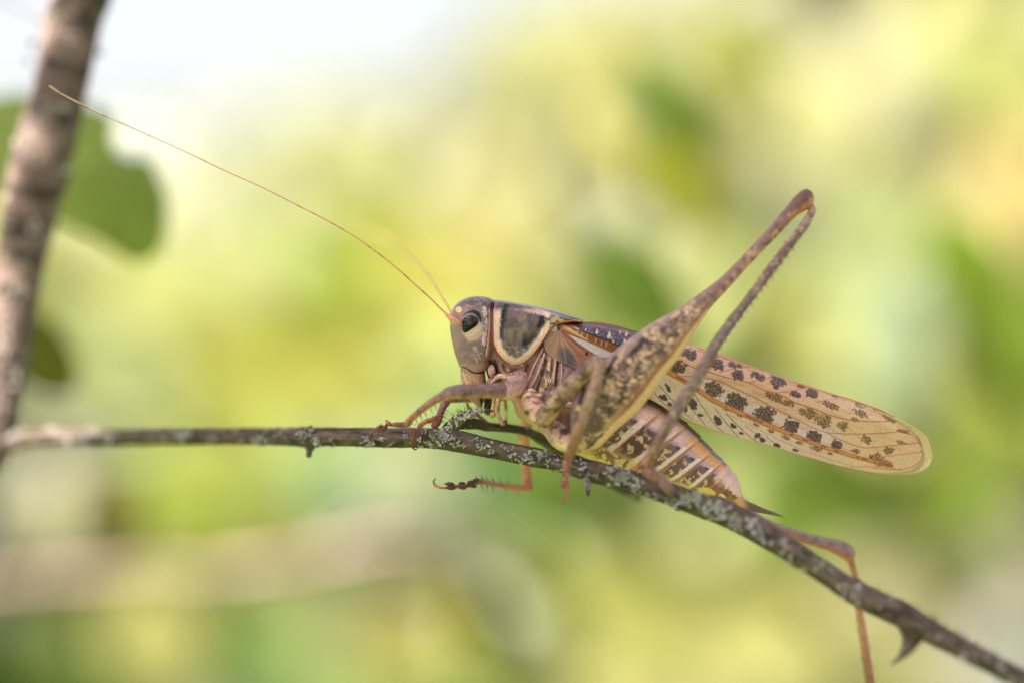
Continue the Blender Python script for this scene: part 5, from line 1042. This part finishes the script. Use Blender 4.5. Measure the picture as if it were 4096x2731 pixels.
# far middle leg: hangs down behind the branch, foot stretched forward
mf = leg('middle_leg', (2120, 1660, .5))
part('femur', [(2150, 1600, .45, 34), (2115, 1670, .65, 30), (2098, 1720, .78, 27), (2098, 1770, .85, 26), (2106, 1880, .92, 21), (2110, 1930, .9, 20), (2112, 1952, .88, 19), (2106, 1962, .86, 12)], along([(1600, (206, 156, 96)), (1760, (206, 140, 86)), (1960, (176, 104, 66))]), mf, n=110, m=26)
part('tibia', [(2112, 1952, .86, 14), (2081, 1953, .78, 15), (2040, 1947, .62, 13), (2005, 1941, .45, 11.5), (1960, 1932, .28, 11), (1928, 1925, .12, 11.5), (1905, 1923, .02, 12)], along([(1905, (150, 86, 56)), (2110, (190, 116, 72))], axis=(1, 0)), mf, n=100)
part('tarsus', [(1915, 1926, .02, 9), (1896, 1930, -.05, 12), (1872, 1940, -.1, 9), (1852, 1946, -.14, 7), (1830, 1944, -.17, 8), (1800, 1946, -.2, 7), (1785, 1950, -.22, 5), (1768, 1950, -.23, 4.5), (1752, 1946, -.24, 4.5)], along([(1750, (190, 110, 40)), (1800, (150, 80, 46)), (1900, (130, 76, 56))], axis=(1, 0)), mf)
for x, y, w_, b in [(1905, 1919, 15, 8), (1883, 1928, 15, 9), (1848, 1932, 14, 7), (1798, 1934, 20, 8), (1893, 1943, 12, 8), (1851, 1950, 13, 7), (1803, 1949, 20, 9.5)]:
    part('tarsal_pad', [(x+w_, y+2, -.12-.1*(1900-x)/100, 2), (x+w_*.6, y+1, -.15-.1*(1900-x)/100, b*.8), (x, y, -.16-.1*(1900-x)/100, b), (x-w_*.6, y, -.15-.1*(1900-x)/100, b*.75), (x-w_, y, -.14-.1*(1900-x)/100, 2)], plain((104, 58, 46), (84, 48, 42), 4), mf, n=24, m=14)
part('claw', [(1756, 1947, -.24, 5), (1742, 1943, -.25, 5), (1735, 1933, -.26, 4), (1734, 1924, -.27, 3), (1739, 1916, -.27, 2.2), (1747, 1913, -.27, .8)], along([(1913, (60, 34, 20)), (1945, (206, 130, 44))]), mf)
part('claw', [(1752, 1943, -.2, 4), (1741, 1938, -.2, 3.6), (1737, 1934, -.2, 3), (1744, 1930, -.2, 1)], plain((120, 66, 30)), mf)
spines([(1912, 1914, .02, -13, -13, 0, 2.2), (1932, 1916, .12, -12, -21, 0, 2.4), (1952, 1921, .25, -13, -22, 0, 2.4), (1975, 1925, .33, -14, -22, 0, 2.4), (2005, 1931, .45, -12, -24, 0, 2.2), (2035, 1936, .6, -12, -24, 0, 2.2),
        (1924, 1935, .12, 7, 28, 0, 2.4), (1945, 1938, .2, 6, 26, 0, 2.4), (1968, 1944, .3, 5, 24, 0, 2.2), (2022, 1955, .5, 4, 22, 0, 2.2), (2066, 1963, .7, 8, 26, 0, 2.2)], mf, col=(64, 44, 34), col2=(130, 80, 50))

# near hind leg
hl = leg('hind_leg', (2290, 1770, -.6))
part('coxa', [(2180, 1690, -.40, 34), (2215, 1722, -.50, 42), (2250, 1755, -.62, 46), (2285, 1775, -.72, 40), (2315, 1785, -.80, 32)], lambda X, Y: mix(mix(mix(C0(X, (176, 138, 108)), (208, 178, 110), ss(1750, 1800, Y)), (78, 62, 74), 0.9*ell(X, Y, 2258, 1724, 20, 14, 0, .4)), (214, 190, 150), 0.7*ell(X, Y, 2255, 1700, 12, 12, 0, .5)), hl, disp=3, mat=m_cut, n=90, m=36)
part('coxa_fold', [(2196, 1700, -.60, 9), (2208, 1662, -.66, 14), (2235, 1640, -.70, 15), (2265, 1630, -.72, 14), (2295, 1630, -.72, 8)], plain((188, 130, 98), (158, 104, 78), 3, 14), hl, mat=m_cut)
part('coxa_fold', [(2246, 1618, -.60, 5), (2262, 1612, -.64, 8), (2280, 1615, -.66, 8), (2294, 1618, -.66, 5)], plain((232, 196, 180)), hl, mat=m_cut)
hf = [(2288, 1775, 2335, 1808, 30, -.80), (2282, 1700, 2395, 1788, 56, -.86), (2288, 1610, 2462, 1722, 70, -.94), (2338, 1522, 2545, 1650, 76, -1.02), (2398, 1457, 2605, 1577, 74, -1.08), (2460, 1402, 2662, 1496, 67, -1.12), (2535, 1342, 2712, 1436, 58, -1.15), (2615, 1288, 2756, 1366, 50, -1.16), (2700, 1243, 2800, 1298, 42, -1.15), (2790, 1180, 2852, 1224, 33, -1.12), (2880, 1112, 2920, 1150, 27, -1.09), (2975, 1018, 3010, 1048, 23, -1.04), (3080, 902, 3115, 938, 22, -.98), (3146, 826, 3182, 868, 26, -.95), (3190, 775, 3224, 842, 30, -.93), (3224, 757, 3249, 822, 24, -.92), (3247, 768, 3257, 795, 10, -.92)]
V, v, s_ = loft(hf, 620, 150, 2.25); X, Y = pxy(V)
w = (np.abs(v-0.46)); ph = s_*3.4-w*4.6+0.5*(fbm(X, Y, 34, 2, 5)-.5); che = 0.5+0.5*np.cos(2*np.pi*ph)
inside = ss(0.16, 0.24, v)*ss(0.74, 0.66, v)*ss(1.6, 2.6, s_)*ss(9.3, 8.2, s_)
h = (3.2*(che-0.5)*inside)-3*stroke(v*100, s_*20, [(76, 0), (76, 220)], 3, 4)+1.5*(fbm(X, Y, 20, 3, 6)-.5)
V = push(V, h); X, Y = pxy(V)
C = C0(X, (172, 140, 108)); n = fbm(X, Y, 22, 3, 12)
C = mix(C, (120, 92, 82), 0.75*ss(0.45, 0.6, n)); C = mix(C, (192, 158, 120), 0.6*ss(0.45, 0.35, n))
skew = s_*64-np.abs(v-.46)*88
f1, f2, cid = worley(skew+8*(fbm(X, Y, 30, 2, 5)-.5), v*100+7*(fbm(X, Y, 26, 2, 6)-.5), 13, 31)
bord = ss(0.42, 0.16, f2-f1)
C = mix(C, (150, 128, 122), inside*0.8*ss(0.3, 0.35, cid)*ss(0.62, 0.57, cid)); C = mix(C, (208, 174, 138), inside*0.85*ss(0.6, 0.65, cid)*ss(0.5, 0.25, f1)); C = mix(C, (116, 88, 80), inside*0.8*ss(0.3, 0.25, cid))
C = mix(C, (72, 52, 50), inside*0.95*bord*ss(0.25, 0.36, fbm(X, Y, 34, 2, 9)))
C = mix(C, (194, 156, 122), inside*0.5*ss(0.55, 0.62, fbm(X, Y, 26, 3, 15)))
C = mix(C, (100, 78, 80), 0.8*ss(0.50, 0.58, fbm(X, Y, 30, 3, 16))*ss(3.2, 2.6, s_)*ss(.8, .7, v))
C = mix(C, (142, 116, 112), 0.6*ss(0.14, 0.06, v))
C = mix(C, (150, 92, 58), 0.8*ss(0.74, 0.80, v)*ss(0.9, 0.86, v)*ss(1.5, 3, s_)); C = mix(C, (230, 188, 142), 0.95*ss(0.83, 0.89, v)*ss(9.6, 8.0, s_))
for p, w_ in [([(2572, 1358), (2555, 1385), (2528, 1412)], 11), ([(2462, 1428), (2445, 1455), (2430, 1485), (2412, 1496)], 8), ([(2336, 1555), (2328, 1580), (2318, 1610)], 8), ([(2352, 1790), (2380, 1760), (2412, 1735)], 4)]:
    C = mix(C, (40, 34, 38), 0.92*stroke(X, Y, p, w_, 7))
C = mix(C, (138, 104, 96), ss(8.6, 9.4, s_)); C = mix(C, (186, 146, 104), ss(8.6, 9.4, s_)*0.75*ss(0.50, 0.6, fbm(X, Y, 26, 3, 21)*.6+v*.35)); C = mix(C, (104, 76, 76), ss(8.6, 9.4, s_)*0.7*ss(0.56, 0.64, fbm(X, Y, 16, 3, 22)))
C = mix(C, (112, 74, 68), ss(12.6, 13.6, s_)*ss(.75, .5, v)*.8); C = mix(C, (176, 108, 62), ss(12.2, 13, s_)*ss(.6, .85, v)*.9)
g = Geo(); add_grid(g, V, C*CAL); me = g.mesh('femur', m_leg); o = bpy.data.objects.new('femur', me); scene.collection.objects.link(o); o.parent = hl; o.location = -(Vector(cricket.location)+Vector(hl.location))
TIB = [(3226, 826, -.90, 9), (3240, 830, -.92, 15), (3248, 844, -.93, 15), (3236, 868, -.95, 16), (3216, 902, -1.0, 18), (3152, 986, -1.1, 18), (3083, 1079, -1.2, 18.5), (3025, 1162, -1.28, 17.5), (2968, 1240, -1.34, 18), (2934, 1284, -1.38, 20), (2877, 1364, -1.44, 22), (2800, 1491, -1.5, 23), (2747, 1577, -1.5, 23), (2705, 1642, -1.5, 23), (2666, 1706, -1.48, 23), (2628, 1776, -1.45, 22), (2600, 1828, -1.4, 20), (2580, 1862, -1.36, 18), (2572, 1876, -1.34, 12)]
tpaint = along([(820, (150, 104, 84)), (1000, (118, 86, 78)), (1300, (116, 88, 84)), (1650, (122, 92, 88)), (1780, (130, 88, 76)), (1870, (148, 92, 70))], (176, 144, 118), 5)
part('tibia', TIB, tpaint, hl, n=320, m=26, disp=1.5)
rows = []
qq = spline(np.array(TIB, float), 400); rr_ = np.random.default_rng(4)
for t in np.linspace(0.20, 0.78, 26):
    i = int(t*399); T = qq[i+1, :2]-qq[i, :2]; T /= np.linalg.norm(T); Nn = np.array([-T[1], T[0]]); Nn = Nn if Nn[0] > 0 else -Nn
    d = Nn*0.75+T*0.75; L = 15+8*rr_.random(); rows.append((qq[i, 0]+Nn[0]*qq[i, 3]*.85, qq[i, 1]+Nn[1]*qq[i, 3]*.85, qq[i, 2]-.03, d[0]*L, d[1]*L, -.02, 3.0))
    if rr_.random() < .55: d = -Nn*.8+T*.6; rows.append((qq[i, 0]-Nn[0]*qq[i, 3]*.85, qq[i, 1]-Nn[1]*qq[i, 3]*.85, qq[i, 2]+.03, d[0]*13, d[1]*13, 0, 2.4))
rows += [(2590, 1850, -1.4, -42, 22, -.02, 6), (2586, 1858, -1.4, -30, 30, -.02, 5), (2602, 1862, -1.4, 34, 26, -.02, 5)]
spines(rows, hl, col=(110, 66, 44), col2=(140, 92, 66))
part('tarsus', [(2578, 1864, -1.36, 16), (2592, 1882, -1.36, 20), (2622, 1904, -1.36, 19), (2640, 1916, -1.36, 15), (2655, 1930, -1.36, 20), (2672, 1950, -1.36, 20), (2680, 1966, -1.34, 16), (2684, 1978, -1.32, 9)], along([(2570, (160, 96, 68)), (2620, (146, 96, 78)), (2690, (132, 98, 92))], axis=(1, 0)), hl, disp=1)
part('claw', [(2560, 1866, -1.38, 9), (2545, 1872, -1.38, 10), (2532, 1872, -1.38, 7), (2524, 1880, -1.37, 3)], plain((170, 90, 56)), hl)
part('claw', [(2680, 1970, -1.32, 8), (2690, 1985, -1.3, 6), (2690, 1998, -1.27, 3)], plain((130, 84, 72)), hl)
# far hind leg: reaches back and down behind the branch
hr = leg('hind_leg', (2450, 1800, .5))
part('femur', [(2380, 1740, .5, 44), (2450, 1780, .62, 56), (2600, 1850, .75, 56), (2750, 1925, .85, 44), (2880, 2000, .92, 32), (2980, 2055, .95, 26), (3075, 2104, .98, 24), (3200, 2147, 1.0, 22), (3290, 2172, 1.0, 24), (3350, 2190, 1.0, 30), (3388, 2212, 1.0, 32), (3402, 2236, 1.0, 22)], lambda X, Y: mix(C0(X, (150, 112, 116)), (176, 100, 60), ss(-4, 12, Y-np.interp(X, [3000, 3200, 3390], [2066, 2147, 2212]))), hr, n=160, m=26)
part('tibia', [(3384, 2216, 1.0, 20), (3402, 2242, 1.02, 15), (3414, 2281, 1.05, 12.5), (3424, 2340, 1.08, 13), (3431, 2403, 1.1, 14), (3445, 2480, 1.12, 16), (3458, 2562, 1.14, 17.5), (3470, 2640, 1.16, 18), (3484, 2731, 1.18, 19), (3505, 2860, 1.2, 20), (3530, 3000, 1.2, 18)], along([(2220, (176, 100, 56)), (2500, (186, 120, 80)), (2731, (150, 86, 60))], (170, 112, 84), 3), hr, n=140, m=20)
part('tarsus', [(3530, 2995, 1.2, 14), (3550, 3030, 1.2, 18), (3590, 3060, 1.2, 16), (3640, 3080, 1.2, 9)], plain((160, 90, 60)), hr)
spines(hairs_along([(3414, 2281, 1.05, 12), (3458, 2562, 1.14, 17), (3505, 2860, 1.2, 20)], 24, 16, 2.2, 12), hr, col2=(150, 100, 60))
# fine hairs on the tip of the abdomen and the underside of the thorax
pts = []; r = np.random.default_rng(6)
for k in range(90):
    t = r.random(); i = np.interp(t, [0, 1], [0, 3]); ex = [(2935, 1893), (2955, 1935), (2968, 1984), (3040, 2022)]; j = min(int(i), 2); f_ = i-j
    x, y = ex[j][0]*(1-f_)+ex[j+1][0]*f_, ex[j][1]*(1-f_)+ex[j+1][1]*f_
    pts.append((P(x-2, y+2, r.normal(0, .05)), np.array([0.8, -0.4, 0.35]), r.uniform(.02, .055)))
for k in range(70):
    t = r.random()*3; j = min(int(t), 2); f_ = t-j; ex = [(2056, 1600), (2066, 1650), (2100, 1690), (2180, 1738)]
    pts.append((P(ex[j][0]*(1-f_)+ex[j+1][0]*f_+3, ex[j][1]*(1-f_)+ex[j+1][1]*f_-3, r.normal(0, .1)), np.array([-0.6, -0.3, -0.6]), r.uniform(.015, .045)))
m_hair = surface('pale_hair', rough=0.4, spec=0.4, bump=0, attr=False, color=(0.45, 0.36, 0.2), vary=0)
hh = bristles('fine_hairs', pts, None, 9, rad=0.0011, mat=m_hair); hh.parent = cricket; hh.location = -Vector(cricket.location); hh['kind'] = 'stuff'
